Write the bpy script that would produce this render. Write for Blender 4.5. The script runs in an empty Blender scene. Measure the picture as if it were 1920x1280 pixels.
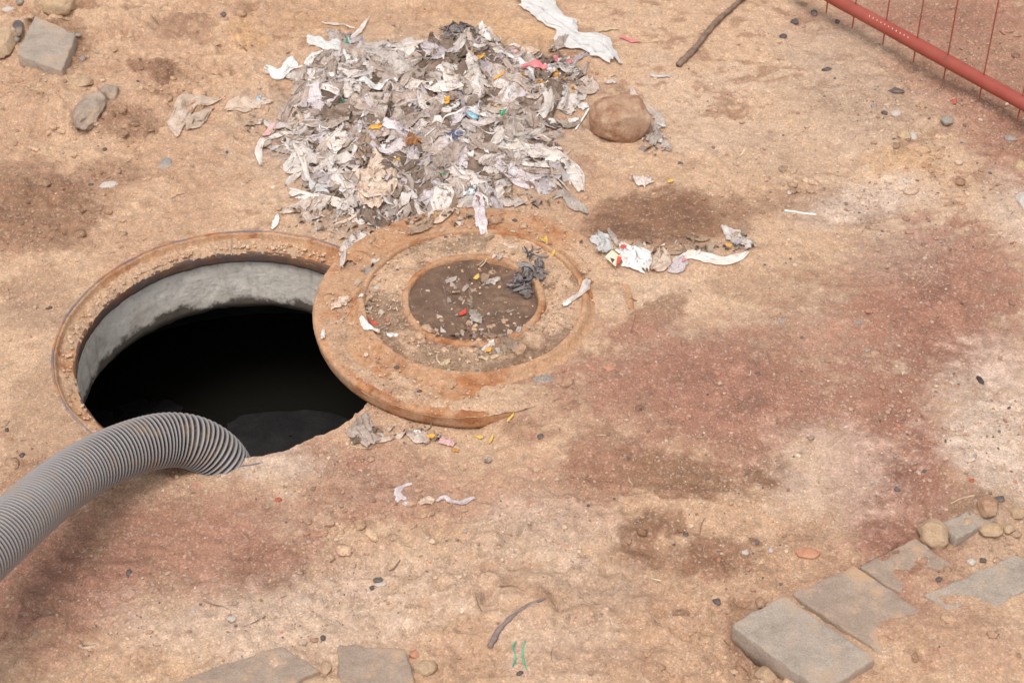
import bpy, math, random
import numpy as np
from mathutils import Vector

random.seed(7)
rng = np.random.default_rng(11)
sc = bpy.context.scene
col = sc.collection

# ------------------------------------------------------------------ camera, sky, sun, exposure
PITCH, FPX, DIST = 41.5, 3500.0, 3.9
p_ = math.radians(PITCH)
CAM = np.array([0.0, -DIST * math.cos(p_), DIST * math.sin(p_)])
cd = bpy.data.cameras.new('camera')
cam = bpy.data.objects.new('camera', cd)
col.objects.link(cam)
cam.location = CAM
cam.rotation_euler = (math.radians(90 - PITCH), 0, 0)
cd.sensor_width = 36.0
cd.lens = 36.0 * FPX / 1920.0
cd.clip_start = 0.05
cd.clip_end = 500
cd.dof.use_dof = True
cd.dof.focus_distance = 3.85
cd.dof.aperture_fstop = 8.0
sc.camera = cam

SUN_EL, SUN_AZ = math.radians(68), math.radians(-160)   # azimuth clockwise from +Y
w = bpy.data.worlds.new('World')
sc.world = w
w.use_nodes = True
nt = w.node_tree
nt.nodes.clear()
sky = nt.nodes.new('ShaderNodeTexSky')
sky.sky_type = 'NISHITA'
sky.sun_disc = False
sky.sun_elevation = SUN_EL
sky.sun_rotation = SUN_AZ
sky.air_density = 1.0
sky.dust_density = 3.0
hs = nt.nodes.new('ShaderNodeHueSaturation')
hs.inputs['Saturation'].default_value = 0.10
bg = nt.nodes.new('ShaderNodeBackground')
bg.inputs['Strength'].default_value = 0.14
ow = nt.nodes.new('ShaderNodeOutputWorld')
nt.links.new(sky.outputs[0], hs.inputs['Color'])
nt.links.new(hs.outputs[0], bg.inputs['Color'])
nt.links.new(bg.outputs[0], ow.inputs['Surface'])
sd = bpy.data.lights.new('sun', 'SUN')
sd.energy = 1.45
sd.angle = math.radians(26)
sd.color = (1.0, 0.925, 0.85)
sun = bpy.data.objects.new('sun', sd)
col.objects.link(sun)
sv = Vector((math.sin(SUN_AZ) * math.cos(SUN_EL), math.cos(SUN_AZ) * math.cos(SUN_EL), math.sin(SUN_EL)))
sun.rotation_euler = sv.to_track_quat('Z', 'Y').to_euler()
sun.location = (0, 0, 6)
vs = sc.view_settings
vs.view_transform = 'Standard'
vs.look = 'None'
vs.gamma = 1
vs.exposure = 0.42
vs.use_curve_mapping = False

# ------------------------------------------------------------------ numeric helpers
FW = np.array([0, math.cos(p_), -math.sin(p_)])
UP = np.array([0, math.sin(p_), math.cos(p_)])


def at(px, py, z=0.0):
    """the place in the world, at height z, that the photograph shows at this pixel"""
    d = FW * FPX + np.array([1.0, 0, 0]) * (px - 960) + UP * (640 - py)
    return CAM + (z - CAM[2]) / d[2] * d


def sstep(a, b, x):
    t = np.clip((x - a) / (b - a), 0, 1)
    return t * t * (3 - 2 * t)


def _h(ix, iy, iz, s):
    n = (ix * 374761393 + iy * 668265263 + iz * 2147483647 + s * 974634777) & 0xffffffff
    n = ((n ^ (n >> 13)) * 1274126177) & 0xffffffff
    n = ((n ^ (n >> 16)) * 2246822519) & 0xffffffff
    n = n ^ (n >> 15)
    return (n & 0xffff).astype(np.float64) / 32767.5 - 1.0


def vn(x, y, z=None, s=0):
    """value noise, about -1..1"""
    x = np.asarray(x, float); y = np.asarray(y, float)
    fx = np.floor(x); fy = np.floor(y)
    tx = x - fx; ty = y - fy
    tx = tx * tx * tx * (tx * (tx * 6 - 15) + 10); ty = ty * ty * ty * (ty * (ty * 6 - 15) + 10)
    ix = fx.astype(np.int64); iy = fy.astype(np.int64)
    if z is None:
        k = np.int64(0)
        a = _h(ix, iy, k, s) * (1 - tx) + _h(ix + 1, iy, k, s) * tx
        b = _h(ix, iy + 1, k, s) * (1 - tx) + _h(ix + 1, iy + 1, k, s) * tx
        return a * (1 - ty) + b * ty
    z = np.asarray(z, float) + 0 * x
    fz = np.floor(z); tz = z - fz; tz = tz * tz * (3 - 2 * tz); iz = fz.astype(np.int64)
    r = []
    for k in (iz, iz + 1):
        a = _h(ix, iy, k, s) * (1 - tx) + _h(ix + 1, iy, k, s) * tx
        b = _h(ix, iy + 1, k, s) * (1 - tx) + _h(ix + 1, iy + 1, k, s) * tx
        r.append(a * (1 - ty) + b * ty)
    return r[0] * (1 - tz) + r[1] * tz


def fbm(x, y, z=None, s=0, o=4, g=0.5):
    v = 0; a = 1; t = 0
    for k in range(o):
        c, q = math.cos(1.1 * k), math.sin(1.1 * k)
        v = v + a * vn((c * x - q * y) * 2 ** k + 3.7 * k, (q * x + c * y) * 2 ** k - 1.3 * k, None if z is None else z * 2 ** k, s + k)
        t += a; a *= g
    return v / t


# ------------------------------------------------------------------ layout of the manhole, cover and heap
RC = at(437, 641, 0)[:2]          # centre of the opening
R_RIM = 0.371                     # outer edge of the iron frame
R_OPEN = 0.331
CC = at(888, 571, 0.04)[:2]       # centre of the cover
R_COV = 0.338
HEAP = [(530, 250), (538, 205), (556, 190), (566, 130), (610, 95), (650, 62), (690, 92), (760, 84), (800, 96), (862, 52), (930, 68), (985, 100), (1060, 100), (1100, 150), (1070, 188), (1030, 205),
        (1035, 245), (1062, 290), (1075, 330), (1040, 335), (1000, 318), (955, 345), (925, 385), (870, 372), (800, 392), (745, 402), (690, 412), (640, 385), (575, 370), (590, 330), (560, 300), (530, 285)]
HEAPW = np.array([at(a, b)[:2] for a, b in HEAP])


def poly_dist(x, y, P):
    """signed distance, positive inside"""
    x = np.asarray(x, float); y = np.asarray(y, float)
    d = np.full(x.shape, 1e9); ins = np.zeros(x.shape, bool)
    n = len(P)
    for i in range(n):
        ax, ay = P[i]; bx, by = P[(i + 1) % n]
        ex, ey = bx - ax, by - ay
        t = np.clip(((x - ax) * ex + (y - ay) * ey) / (ex * ex + ey * ey), 0, 1)
        d = np.minimum(d, np.hypot(x - ax - t * ex, y - ay - t * ey))
        c = ((ay > y) != (by > y)) & (x < ex * (y - ay) / (ey if abs(ey) > 1e-9 else 1e-9) + ax)
        ins ^= c
    return np.where(ins, d, -d)


def line_dist(x, y, pts):
    d = np.full(np.shape(x), 1e9)
    for (ax, ay), (bx, by) in zip(pts[:-1], pts[1:]):
        ex, ey = bx - ax, by - ay
        t = np.clip(((x - ax) * ex + (y - ay) * ey) / (ex * ex + ey * ey + 1e-12), 0, 1)
        d = np.minimum(d, np.hypot(x - ax - t * ex, y - ay - t * ey))
    return d


def heap(x, y):
    x = np.asarray(x, float); y = np.asarray(y, float)
    d = np.full(x.shape, -1.0)
    m = (np.abs(x - HEAPW[:, 0].mean()) < 0.45) & (np.abs(y - HEAPW[:, 1].mean()) < 0.45)
    if m.any():
        d[m] = poly_dist(x[m], y[m], HEAPW)
    b = sstep(-0.02, 0.15, d) * 0.020
    return b * (1 + 0.40 * vn(x * 11, y * 11, s=91) + 0.18 * vn(x * 27, y * 27, s=92)), d


# dents and mounds: px, py, radius x, radius y (pixels), height in metres
BUMPS = [(1230, 430, 130, 60, -0.022), (1420, 1235, 80, 60, -0.035), (1290, 500, 150, 25, 0.012), (1120, 260, 60, 30, -0.006),
         (250, 190, 80, 50, 0.014), (90, 200, 80, 60, 0.018), (60, 320, 120, 50, -0.012), (20, 60, 30, 40, 0.02), (60, 25, 25, 22, 0.012),
         (500, 1060, 80, 50, -0.012), (620, 980, 130, 70, 0.010), (200, 1000, 200, 60, -0.014), (1060, 1160, 130, 70, 0.012),
         (1240, 900, 160, 40, -0.012), (1850, 985, 60, 40, 0.035), (1830, 1190, 150, 50, 0.012), (1700, 320, 60, 30, 0.016),
         (1800, 900, 160, 90, 0.012), (1560, 300, 60, 30, -0.01), (1700, 1000, 60, 40, -0.01), (700, 860, 140, 30, 0.008),
         (380, 1200, 150, 40, 0.008), (300, 330, 120, 40, 0.008), (300, 160, 30, 20, -.014), (1160, 480, 80, 16, .01), (150, 255, 80, 24, -.014), (440, 150, 60, 30, .010), (1400, 960, 140, 22, .012), (900, 1020, 120, 30, .010), (1540, 620, 160, 40, .010), (1300, 620, 120, 26, -.008), (1760, 60, 120, 60, -0.012), (1530, 1100, 30, 18, .010), (1740, 1095, 46, 22, .014), (1640, 1140, 20, 16, .004), (1800, 1040, 50, 24, .012), (1700, 1200, 60, 24, .010), (1910, 420, 60, 90, 0.02)]
BUMPW = []
for a, b, ra, rb, hh in BUMPS:
    q = at(a, b)
    sc_ = FPX / np.dot(q - CAM, FW)
    BUMPW.append((q[0], q[1], ra / sc_, rb / sc_ / 0.66, hh))
CRACKS = [[(150, 140), (205, 137), (255, 122), (290, 115), (322, 132), (312, 155)], [(185, 45), (215, 50), (240, 58), (262, 72)],
          [(320, 150), (300, 180), (278, 192)], [(225, 250), (270, 262), (290, 240)], [(40, 210), (75, 200), (110, 180), (140, 232)],
          [(470, 240), (440, 258), (400, 262)], [(250, 130), (275, 145), (285, 170)], [(1180, 935), (1260, 945), (1360, 948)],
          [(1080, 955), (1098, 948), (1105, 925)], [(1200, 1150), (1260, 1180), (1285, 1200)], [(330, 215), (350, 192), (395, 188)],
          [(270, 1265), (370, 1252), (440, 1225)], [(1610, 1072), (1660, 1045), (1715, 1008)], [(1400, 345), (1460, 352), (1520, 348)]]
CRACKW = [[tuple(at(a, b)[:2]) for a, b in c] for c in CRACKS]


def ground_h(x, y, fine=True):
    x = np.asarray(x, float); y = np.asarray(y, float)
    r = np.hypot(x - RC[0], y - RC[1])
    far = 1 - sstep(3, 8, np.hypot(x, y))
    h = 0.020 * fbm(x * 1.6, y * 1.6, s=1, o=3) + 0.010 * vn(x * 7, y * 7, s=5)
    for bx, by, ra, rb, hh in BUMPW:
        e = ((x - bx) / ra) ** 2 + ((y - by) / rb) ** 2
        h = h + hh * np.exp(-e * 1.1)
    if fine:
        rough = 0.45 + 0.9 * sstep(-0.3, 0.5, fbm(x * 3 + 5, y * 3, s=31, o=2))
        lx = sstep(-0.35, -0.8, x) * sstep(0.1, 0.6, y)
        lb = sstep(-0.15, -0.3, y) * sstep(0.3, -0.05, np.abs(x + 0.25) - 0.2)
        rough = rough * (1 + 0.55 * lx + 0.25 * lb)
        n1 = vn(x * 22, y * 22, s=7)
        h = h + 0.0058 * rough * (1 - 2 * np.abs(n1)) * 0.8
        h = h + 0.0040 * rough * vn(x * 46, y * 46, s=8) + 0.0017 * rough * vn(x * 95, y * 95, s=9) + 0.0011 * vn(x * 170, y * 170, s=10)
        # clods where the soil is crumbly
        cl = np.clip(vn(x * 38, y * 60, s=14) - 0.35, 0, 1)
        h = h + 0.022 * cl * (.7 * lx + 0.2 * lb)
        for c in CRACKW:
            bb = np.array(c)
            m = (x > bb[:, 0].min() - .05) & (x < bb[:, 0].max() + .05) & (y > bb[:, 1].min() - .05) & (y < bb[:, 1].max() + .05)
            if m.any():
                xx = x[m] + 0.012 * vn(x[m] * 60, y[m] * 60, s=21); yy = y[m] + 0.012 * vn(x[m] * 60, y[m] * 60, s=22)
                d = line_dist(xx, yy, c)
                h[m] = h[m] - (0.007 + .006 * vn(x[m] * 25, y[m] * 25, s=24)) * np.exp(-(d / 0.0045) ** 2) + 0.003 * np.exp(-((d - 0.012) / 0.008) ** 2)
    h = h * far
    # level by the iron frame, heaped a little on the near side
    near = sstep(0.45, 0.0, r - R_RIM)
    a = np.degrees(np.arctan2(y - RC[1], x - RC[0]))
    tgt = 0.001 + 0.004 * sstep(-10, -40, a) * sstep(-150, -130, a)
    h = h * (1 - near * 0.75) + tgt * near
    # sand banked against and over the right half of the cover
    rc = np.hypot(x - CC[0], y - CC[1])
    ac = np.degrees(np.arctan2(y - CC[1], x - CC[0]))
    sec = sstep(-94, -70, ac) * sstep(62, 38, ac)
    far_side = sstep(55, 80, ac) * sstep(130, 105, ac)
    bank = sstep(0.50, 0.0, rc - R_COV)
    base = 0.0440 + 0.0025 * vn(x * 16, y * 16, s=41) - 0.009 * np.exp(-((ac - 5) / 7) ** 2) - 0.008 * np.exp(-((ac - 52) / 12) ** 2) - .004 * sstep(.30, .26, rc)
    wgt = sec * bank
    h = h * (1 - wgt) + (base + 0.7 * (h - 0)) * wgt
    h = h * (1 - far_side * bank * 0.6) + 0.022 * far_side * bank * 0.6
    under = sstep(0.30, 0.22, rc) + 0 * h
    h = np.where(rc < R_COV, h * (1 - under), h)
    rest = (rc < R_COV - 0.005)
    h = np.where(rest & (sec < 0.5), np.minimum(h, -0.002), h)
    return h


def cover_top(r):
    return np.interp(r, [0, .130, .136, .140, .147, .152, .224, .229, .236, .241, .252, .330, .338, .339],
                     [.046, .046, .058, .062, .058, .050, .048, .058, .060, .054, .0405, .0400, .036, .0])


def surf(x, y):
    """height of whatever lies uppermost: soil, ring, cover or heap"""
    x = np.asarray(x, float); y = np.asarray(y, float)
    g = ground_h(x, y)
    r = np.hypot(x - RC[0], y - RC[1])
    g = np.where((r < R_RIM - 0.006), -0.020, g)
    rc = np.hypot(x - CC[0], y - CC[1])
    g = np.where(rc < R_COV, np.maximum(g, cover_top(rc) + 0.001), g)
    hp, d = heap(x, y)
    return g + hp


def G(px, py, lift=0.0):
    z = 0.0
    for _ in range(5):
        q = at(px, py, z)
        z = float(surf(np.array([q[0]]), np.array([q[1]]))[0]) + lift
    return at(px, py, z)


def pxm(q):
    return FPX / float(np.dot(np.asarray(q) - CAM, FW))   # pixels of the photograph per metre there


# ------------------------------------------------------------------ object helpers
def link(name, me, mat=None, parent=None):
    o = bpy.data.objects.new(name, me)
    col.objects.link(o)
    if mat is not None:
        me.materials.append(mat)
    if parent is not None:
        o.parent = parent
    return o


def mesh(name, V, F, mat, parent=None, smooth=True, color=None):
    V = np.asarray(V, np.float32)
    me = bpy.data.meshes.new(name)
    F = np.asarray(F, np.int32)
    k = F.shape[1]
    me.vertices.add(len(V)); me.vertices.foreach_set('co', V.ravel())
    me.loops.add(F.size); me.loops.foreach_set('vertex_index', F.ravel())
    me.polygons.add(len(F)); me.polygons.foreach_set('loop_start', np.arange(0, F.size, k, dtype=np.int32))
    me.polygons.foreach_set('use_smooth', np.full(len(F), smooth))
    me.update(calc_edges=True)
    if color is not None:
        ca = me.color_attributes.new('Col', 'FLOAT_COLOR', 'POINT')
        c = np.ones((len(V), 4), np.float32); c[:, :color.shape[1]] = color
        ca.data.foreach_set('color', c.ravel())
    return link(name, me, mat, parent)


def tag(o, label=None, cat=None, group=None, kind=None):
    if label: o['label'] = label
    if cat: o['category'] = cat
    if group: o['group'] = group
    if kind: o['kind'] = kind
    return o


def empty(name, loc):
    o = bpy.data.objects.new(name, None)
    o.location = loc
    o.empty_display_size = 0.05
    col.objects.link(o)
    return o


def grid_faces(nu, nv, wrap_u=False):
    i = np.arange(nu if wrap_u else nu - 1)[:, None]; j = np.arange(nv - 1)[None, :]
    i2 = (i + 1) % nu
    a = i * nv + j; b = i2 * nv + j
    return np.stack([a + 0 * b, b, b + 1, a + 1], -1).reshape(-1, 4)


def centre(o, c):
    """put the mesh's own origin at c (top level objects)"""
    me = o.data
    n = len(me.vertices); v = np.empty(n * 3, np.float32)
    me.vertices.foreach_get('co', v)
    v = v.reshape(-1, 3) - np.asarray(c, np.float32)
    me.vertices.foreach_set('co', v.ravel())
    o.location = c
    return o


# ------------------------------------------------------------------ materials
class N:
    def __init__(s, name):
        s.m = bpy.data.materials.new(name); s.m.use_nodes = True
        s.t = s.m.node_tree; s.t.nodes.clear()
        s.out = s.t.nodes.new('ShaderNodeOutputMaterial')
        s.b = s.t.nodes.new('ShaderNodeBsdfPrincipled')
        s.l(s.b.outputs[0], s.out.inputs['Surface'])

    def n(s, k, **kw):
        o = s.t.nodes.new('ShaderNode' + k)
        for a, v in kw.items():
            if hasattr(o, a): setattr(o, a, v)
            else: o.inputs[a].default_value = v
        return o

    def l(s, a, b): s.t.links.new(a, b)

    def coord(s, obj=False):
        return s.n('TexCoord').outputs['Object'] if obj else s.n('NewGeometry').outputs['Position']

    def noise(s, co, scale, detail=4, rough=0.55, dist=0.0):
        o = s.n('TexNoise'); o.inputs['Scale'].default_value = scale; o.inputs['Detail'].default_value = detail
        o.inputs['Roughness'].default_value = rough; o.inputs['Distortion'].default_value = dist
        s.l(co, o.inputs['Vector']); return o.outputs['Fac']

    def ramp(s, f, stops):
        o = s.n('ValToRGB'); e = o.color_ramp.elements
        while len(e) < len(stops): e.new(0.5)
        for k, (p, c) in enumerate(stops):
            e[k].position = p
            e[k].color = (c, c, c, 1) if isinstance(c, (int, float)) else (*c, 1)
        s.l(f, o.inputs['Fac']); return o.outputs['Color']

    def mix(s, f, a, b, mode='MIX'):
        o = s.n('Mix', data_type='RGBA', blend_type=mode)
        for v, i in ((f, 0), (a, 6), (b, 7)):
            if isinstance(v, (int, float)): o.inputs[i].default_value = v
            elif isinstance(v, tuple): o.inputs[i].default_value = (*v, 1)
            else: s.l(v, o.inputs[i])
        return o.outputs[2]

    def bump(s, h, dist, strength=1.0, prev=None):
        o = s.n('Bump'); o.inputs['Distance'].default_value = dist; o.inputs['Strength'].default_value = strength
        s.l(h, o.inputs['Height'])
        if prev is not None: s.l(prev, o.inputs['Normal'])
        return o.outputs['Normal']

    def math(s, op, a, b=0.0):
        o = s.n('Math', operation=op)
        for i, v in ((0, a), (1, b)):
            if isinstance(v, (int, float)): o.inputs[i].default_value = v
            else: s.l(v, o.inputs[i])
        return o.outputs[0]

    def done(s, color=None, rough=0.9, normal=None, spec=0.3, metal=0.0):
        if color is not None:
            if isinstance(color, tuple): s.b.inputs['Base Color'].default_value = (*color, 1)
            else: s.l(color, s.b.inputs['Base Color'])
        if isinstance(rough, (int, float)): s.b.inputs['Roughness'].default_value = rough
        else: s.l(rough, s.b.inputs['Roughness'])
        if normal is not None: s.l(normal, s.b.inputs['Normal'])
        s.b.inputs['Specular IOR Level'].default_value = spec
        s.b.inputs['Metallic'].default_value = metal
        return s.m


def soil_grain(s, base, co, amount=1.0):
    """sand grains of many colours over a base colour"""
    v = s.n('TexVoronoi'); v.inputs['Scale'].default_value = 330
    s.l(co, v.inputs['Vector'])
    g = s.n('SeparateColor'); s.l(v.outputs['Color'], g.inputs[0])
    k = s.ramp(g.outputs[0], [(0.0, 0.52), (0.25, 0.82), (0.6, 1.0), (0.9, 1.22), (1.0, 1.75)])
    c = s.mix(0.50 * amount, base, s.mix(1.0, base, k, 'MULTIPLY'))
    v2 = s.n('TexVoronoi'); v2.inputs['Scale'].default_value = 230
    s.l(co, v2.inputs['Vector'])
    g2 = s.n('SeparateColor'); s.l(v2.outputs['Color'], g2.inputs[0])
    tint = s.ramp(g2.outputs[1], [(0.0, (.30, .25, .24)), (0.3, (.55, .36, .26)), (0.6, (.62, .52, .44)), (0.8, (.50, .30, .20)), (1.0, (.70, .60, .50))])
    pick = s.ramp(g2.outputs[2], [(0.86, 0.0), (0.90, 1.0)])
    pk = s.math('MULTIPLY', pick, 0.32 * amount)
    c = s.mix(pk, c, tint)
    n = s.noise(co, 45, 6, 0.7)
    c = s.mix(0.7, c, s.mix(1.0, c, s.ramp(n, [(0.3, 0.72), (0.5, 1.0), (0.75, 1.25)]), 'MULTIPLY'))
    return c, v, v2


def make_ground_mat():
    s = N('soil')
    co = s.coord()
    at_ = s.n('VertexColor', layer_name='Col')
    c, v, v2 = soil_grain(s, at_.outputs['Color'], co)
    n1 = s.noise(co, 120, 8, 0.75)
    b = s.bump(n1, 0.005, 0.6)
    b = s.bump(v.outputs['Distance'], -0.002, 0.45, b)
    b = s.bump(v2.outputs['Distance'], -0.002, 0.2, b)
    rgh = s.ramp(at_.outputs['Alpha'], [(0.0, 0.55), (1.0, 0.95)])
    return s.done(c, rgh, b, spec=0.25)


M = {}
M['soil'] = make_ground_mat()

s = N('grains'); a_ = s.n('VertexColor', layer_name='Col'); co = s.coord()
M['grain'] = s.done(s.mix(0.6, a_.outputs['Color'], s.mix(1.0, a_.outputs['Color'], s.ramp(s.noise(co, 400, 3), [(0.3, 0.6), (0.7, 1.3)]), 'MULTIPLY')), 0.85,
                    s.bump(s.noise(co, 500, 3), 0.002, 0.6))


def rust_mat(name, dust=0.5, blue=0.0, dark=0.0):
    s = N(name); co = s.coord()
    n = s.noise(co, 14, 8, 0.65, 0.4)
    n2 = s.noise(co, 60, 6, 0.7)
    c = s.ramp(n, [(0.25, (.20, .075, .034)), (0.42, (.38, .160, .070)), (0.55, (.50, .240, .110)), (0.72, (.47, .27, .16))])
    c = s.mix(s.ramp(n2, [(0.35, 0.75), (0.6, 0.0)]), c, (.20, .075, .035))
    if blue:
        c = s.mix(s.math('MULTIPLY', s.ramp(s.noise(co, 11, 5, 0.6), [(0.42, 0.0), (0.55, 1.0)]), blue), c, (.16, .155, .185))
    if dark:
        c = s.mix(dark, c, (.075, .055, .048))
    d = s.ramp(s.noise(co, 9, 9, 0.72, 0.3), [(0.5 - 0.12 * dust, 0.0), (0.62 - 0.12 * dust, 1.0)])
    sand, v, v2 = soil_grain(s, (.50, .315, .195), co)
    if dust: c = s.mix(s.math('MULTIPLY', d, min(1, dust)), c, sand)
    b = s.bump(n2, 0.004, 0.6)
    b = s.bump(s.noise(co, 260, 4, 0.7), 0.002, 0.6, b)
    return s.done(c, 0.88, b, spec=0.2)


M['rust'] = rust_mat('rusty_iron', 0.75)
M['rust_bead'] = rust_mat('rusty_iron_bead', 0.72)
M['rust_rim'] = rust_mat('rusty_frame_iron', 0.35, blue=0.9)
M['rust_slope'] = rust_mat('rusty_seat_iron', 0.85)
M['rust_lip'] = rust_mat('dark_frame_iron', 0.0, blue=0.6, dark=0.72)

s = N('neck_concrete'); co = s.coord()
n = s.noise(co, 8, 8, 0.7)
c = s.ramp(n, [(0.25, (.54, .48, .42)), (0.5, (.74, .68, .61)), (0.75, (.85, .80, .74))])
c = s.mix(s.ramp(s.noise(co, 55, 5, 0.7), [(0.3, 0.45), (0.5, 0.0)]), c, (.27, .24, .21))
mp = s.n('Mapping'); mp.inputs['Scale'].default_value = (30, 30, 2.5); s.l(co, mp.inputs['Vector'])
c = s.mix(s.ramp(s.noise(mp.outputs[0], 1.0, 4, 0.6), [(0.56, 0.0), (0.70, 0.45)]), c, (.36, .27, .19))
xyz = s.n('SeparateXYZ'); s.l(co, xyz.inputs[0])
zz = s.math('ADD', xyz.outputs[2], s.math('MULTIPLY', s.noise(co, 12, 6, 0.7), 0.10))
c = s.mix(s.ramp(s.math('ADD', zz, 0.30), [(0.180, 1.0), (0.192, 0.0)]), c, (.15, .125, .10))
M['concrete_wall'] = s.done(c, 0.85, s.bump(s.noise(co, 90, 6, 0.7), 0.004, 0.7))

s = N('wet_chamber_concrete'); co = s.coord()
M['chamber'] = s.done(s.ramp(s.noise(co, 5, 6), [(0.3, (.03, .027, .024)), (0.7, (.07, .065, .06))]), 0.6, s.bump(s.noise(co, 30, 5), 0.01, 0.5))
s = N('dark_water'); co = s.coord()
M['water'] = s.done((.012, .011, .009), 0.12, s.bump(s.noise(co, 6, 3), 0.01, 0.15), spec=0.5)
s = N('painted_light'); co = s.coord()  # grey that stands in for faint light on the water
M['painted_light'] = s.done(s.ramp(s.noise(co, 25, 6), [(0.3, (.010, .009, .010)), (0.7, (.022, .020, .021))]), 0.8, s.bump(s.noise(co, 60, 5), 0.01, 0.5))

s = N('wet_mud'); co = s.coord()
c = s.ramp(s.noise(co, 22, 8, 0.7, 0.5), [(0.3, (.090, .052, .034)), (0.55, (.165, .096, .062)), (0.75, (.28, .17, .11))])
c = s.mix(s.ramp(s.noise(co, 300, 3, 0.6), [(0.62, 0.0), (0.70, 0.6)]), c, (.42, .30, .22))
M['mud'] = s.done(c, 0.62, s.bump(s.noise(co, 130, 7, 0.7), 0.003, 0.8), spec=0.4)


def cloth_mat(name, lo, hi, stain, stain_amt=0.5, trans=0.15):
    s = N(name); co = s.coord(True)
    inf = s.n('ObjectInfo')
    add = s.n('VectorMath', operation='ADD'); cb = s.n('CombineXYZ')
    m7 = s.math('MULTIPLY', inf.outputs['Random'], 37.0)
    for i in range(3): s.l(m7, cb.inputs[i])
    s.l(co, add.inputs[0]); s.l(cb.outputs[0], add.inputs[1]); co2 = add.outputs[0]
    c = s.mix(s.ramp(s.noise(co2, 28, 5, 0.6), [(0.35, 0.0), (0.65, 1.0)]), lo, hi)
    c = s.mix(s.math('MULTIPLY', s.ramp(s.noise(co2, 40, 7, 0.7, 0.6), [(0.50, 0.0), (0.68, 1.0)]), stain_amt), c, stain)
    c = s.mix(s.math('MULTIPLY', s.ramp(s.noise(co2, 240, 4, 0.7), [(0.50, 0.0), (0.72, 1.0)]), stain_amt), c, stain)
    h = s.n('HueSaturation'); s.l(c, h.inputs['Color'])
    s.l(s.math('ADD', s.math('MULTIPLY', inf.outputs['Random'], 0.38), 0.80), h.inputs['Value'])
    c = h.outputs[0]
    b = s.bump(s.noise(co2, 70, 5, 0.65, 1.0), 0.008, 0.7)
    b = s.bump(s.noise(co2, 200, 5, 0.75, 0.8), 0.003, 0.7, b)
    m = s.done(c, 0.9, b, spec=0.15)
    tr = s.n('BsdfTranslucent'); s.l(c, tr.inputs['Color'])
    mx = s.n('MixShader'); mx.inputs[0].default_value = trans
    s.l(s.b.outputs[0], mx.inputs[1]); s.l(tr.outputs[0], mx.inputs[2]); s.l(mx.outputs[0], s.out.inputs['Surface'])
    return m


M['greige'] = cloth_mat('greige_wipe_cloth', (.50, .385, .32), (.78, .645, .565), (.26, .175, .13), 0.5)
M['pale'] = cloth_mat('pale_wipe_cloth', (.76, .655, .59), (.93, .855, .80), (.46, .34, .27), 0.4)
M['white'] = cloth_mat('white_paper', (.84, .82, .80), (.92, .90, .88), (.60, .50, .42), 0.2)
M['lavender'] = cloth_mat('lavender_wipe_cloth', (.66, .57, .58), (.84, .76, .77), (.33, .24, .21), 0.45)
M['cream'] = cloth_mat('cream_wipe_cloth', (.72, .54, .42), (.90, .74, .62), (.40, .27, .16), 0.45)
M['brown'] = cloth_mat('brown_wipe_cloth', (.24, .17, .13), (.40, .30, .24), (.10, .07, .05), 0.6)
M['grey'] = cloth_mat('grey_wipe_cloth', (.46, .375, .325), (.70, .605, .54), (.22, .16, .13), 0.5)
M['dark'] = cloth_mat('dark_fibre', (.17, .14, .135), (.33, .285, .27), (.09, .07, .06), 0.5, 0.05)
M['silt'] = cloth_mat('silt_coated_cloth', (.36, .245, .17), (.52, .37, .27), (.24, .15, .10), 0.5, 0.05)


def plain(name, c, rough=0.6, var=0.25, sc_=60, spec=0.3, bumpd=0.001):
    s = N(name); co = s.coord(True)
    cc = s.mix(1.0, c, s.ramp(s.noise(co, sc_, 5, 0.65), [(0.3, 1 - var), (0.7, 1 + var)]), 'MULTIPLY')
    return s.done(cc, rough, s.bump(s.noise(co, 200, 5, 0.7), bumpd, 0.6), spec)


M['pink'] = plain('pink_plastic', (.72, .22, .23), 0.5)
M['orange'] = plain('orange_peel', (.80, .40, .06), 0.5, 0.3)
M['ochre'] = plain('ochre_peel', (.55, .26, .05), 0.55, 0.4)
M['rustbit'] = plain('rusty_fibre', (.30, .13, .05), .8, .5)
M['yellow'] = plain('yellow_leaf', (.72, .48, .12), 0.6)
M['red'] = plain('red_plastic', (.62, .08, .05), 0.45)
M['green'] = plain('green_plastic', (.03, .28, .13), 0.45)
M['twine'] = plain('green_twine', (.10, .36, .24), 0.6)
M['blue'] = plain('blue_wrapper', (.13, .14, .24), 0.4)
M['cyan'] = plain('blue_print', (.30, .62, .80), 0.5)
M['foil'] = plain('silver_foil', (.62, .66, .66), 0.28, 0.3, 40, 0.6)
M['foil'].node_tree.nodes['Principled BSDF'].inputs['Metallic'].default_value = 0.8
M['rosy'] = plain('faded_pink_paper', (.62, .38, .36), 0.7)
M['stick'] = plain('weathered_wood', (.23, .155, .115), 0.85, 0.5, 40, 0.2, 0.002)
M['straw'] = plain('dry_straw', (.55, .42, .27), 0.8)
M['bark'] = plain('dark_bark', (.06, .045, .04), 0.85, 0.5)
M['blackbit'] = plain('black_grit', (.11, .09, .085), 0.85, 0.5)
M['plaster'] = plain('white_stick_plastic', (.80, .78, .75), 0.5, 0.1)
M['swarf'] = plain('grey_rubber_strip', (.22, .165, .15), 0.6, 0.4)
M['whitepaint'] = plain('white_paint', (.60, .46, .40), 0.6, 0.15)
M['print'] = plain('dark_print', (.06, .06, .055), 0.6)
M['card'] = plain('cream_card', (.74, .62, .46), 0.65, 0.15)


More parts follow.
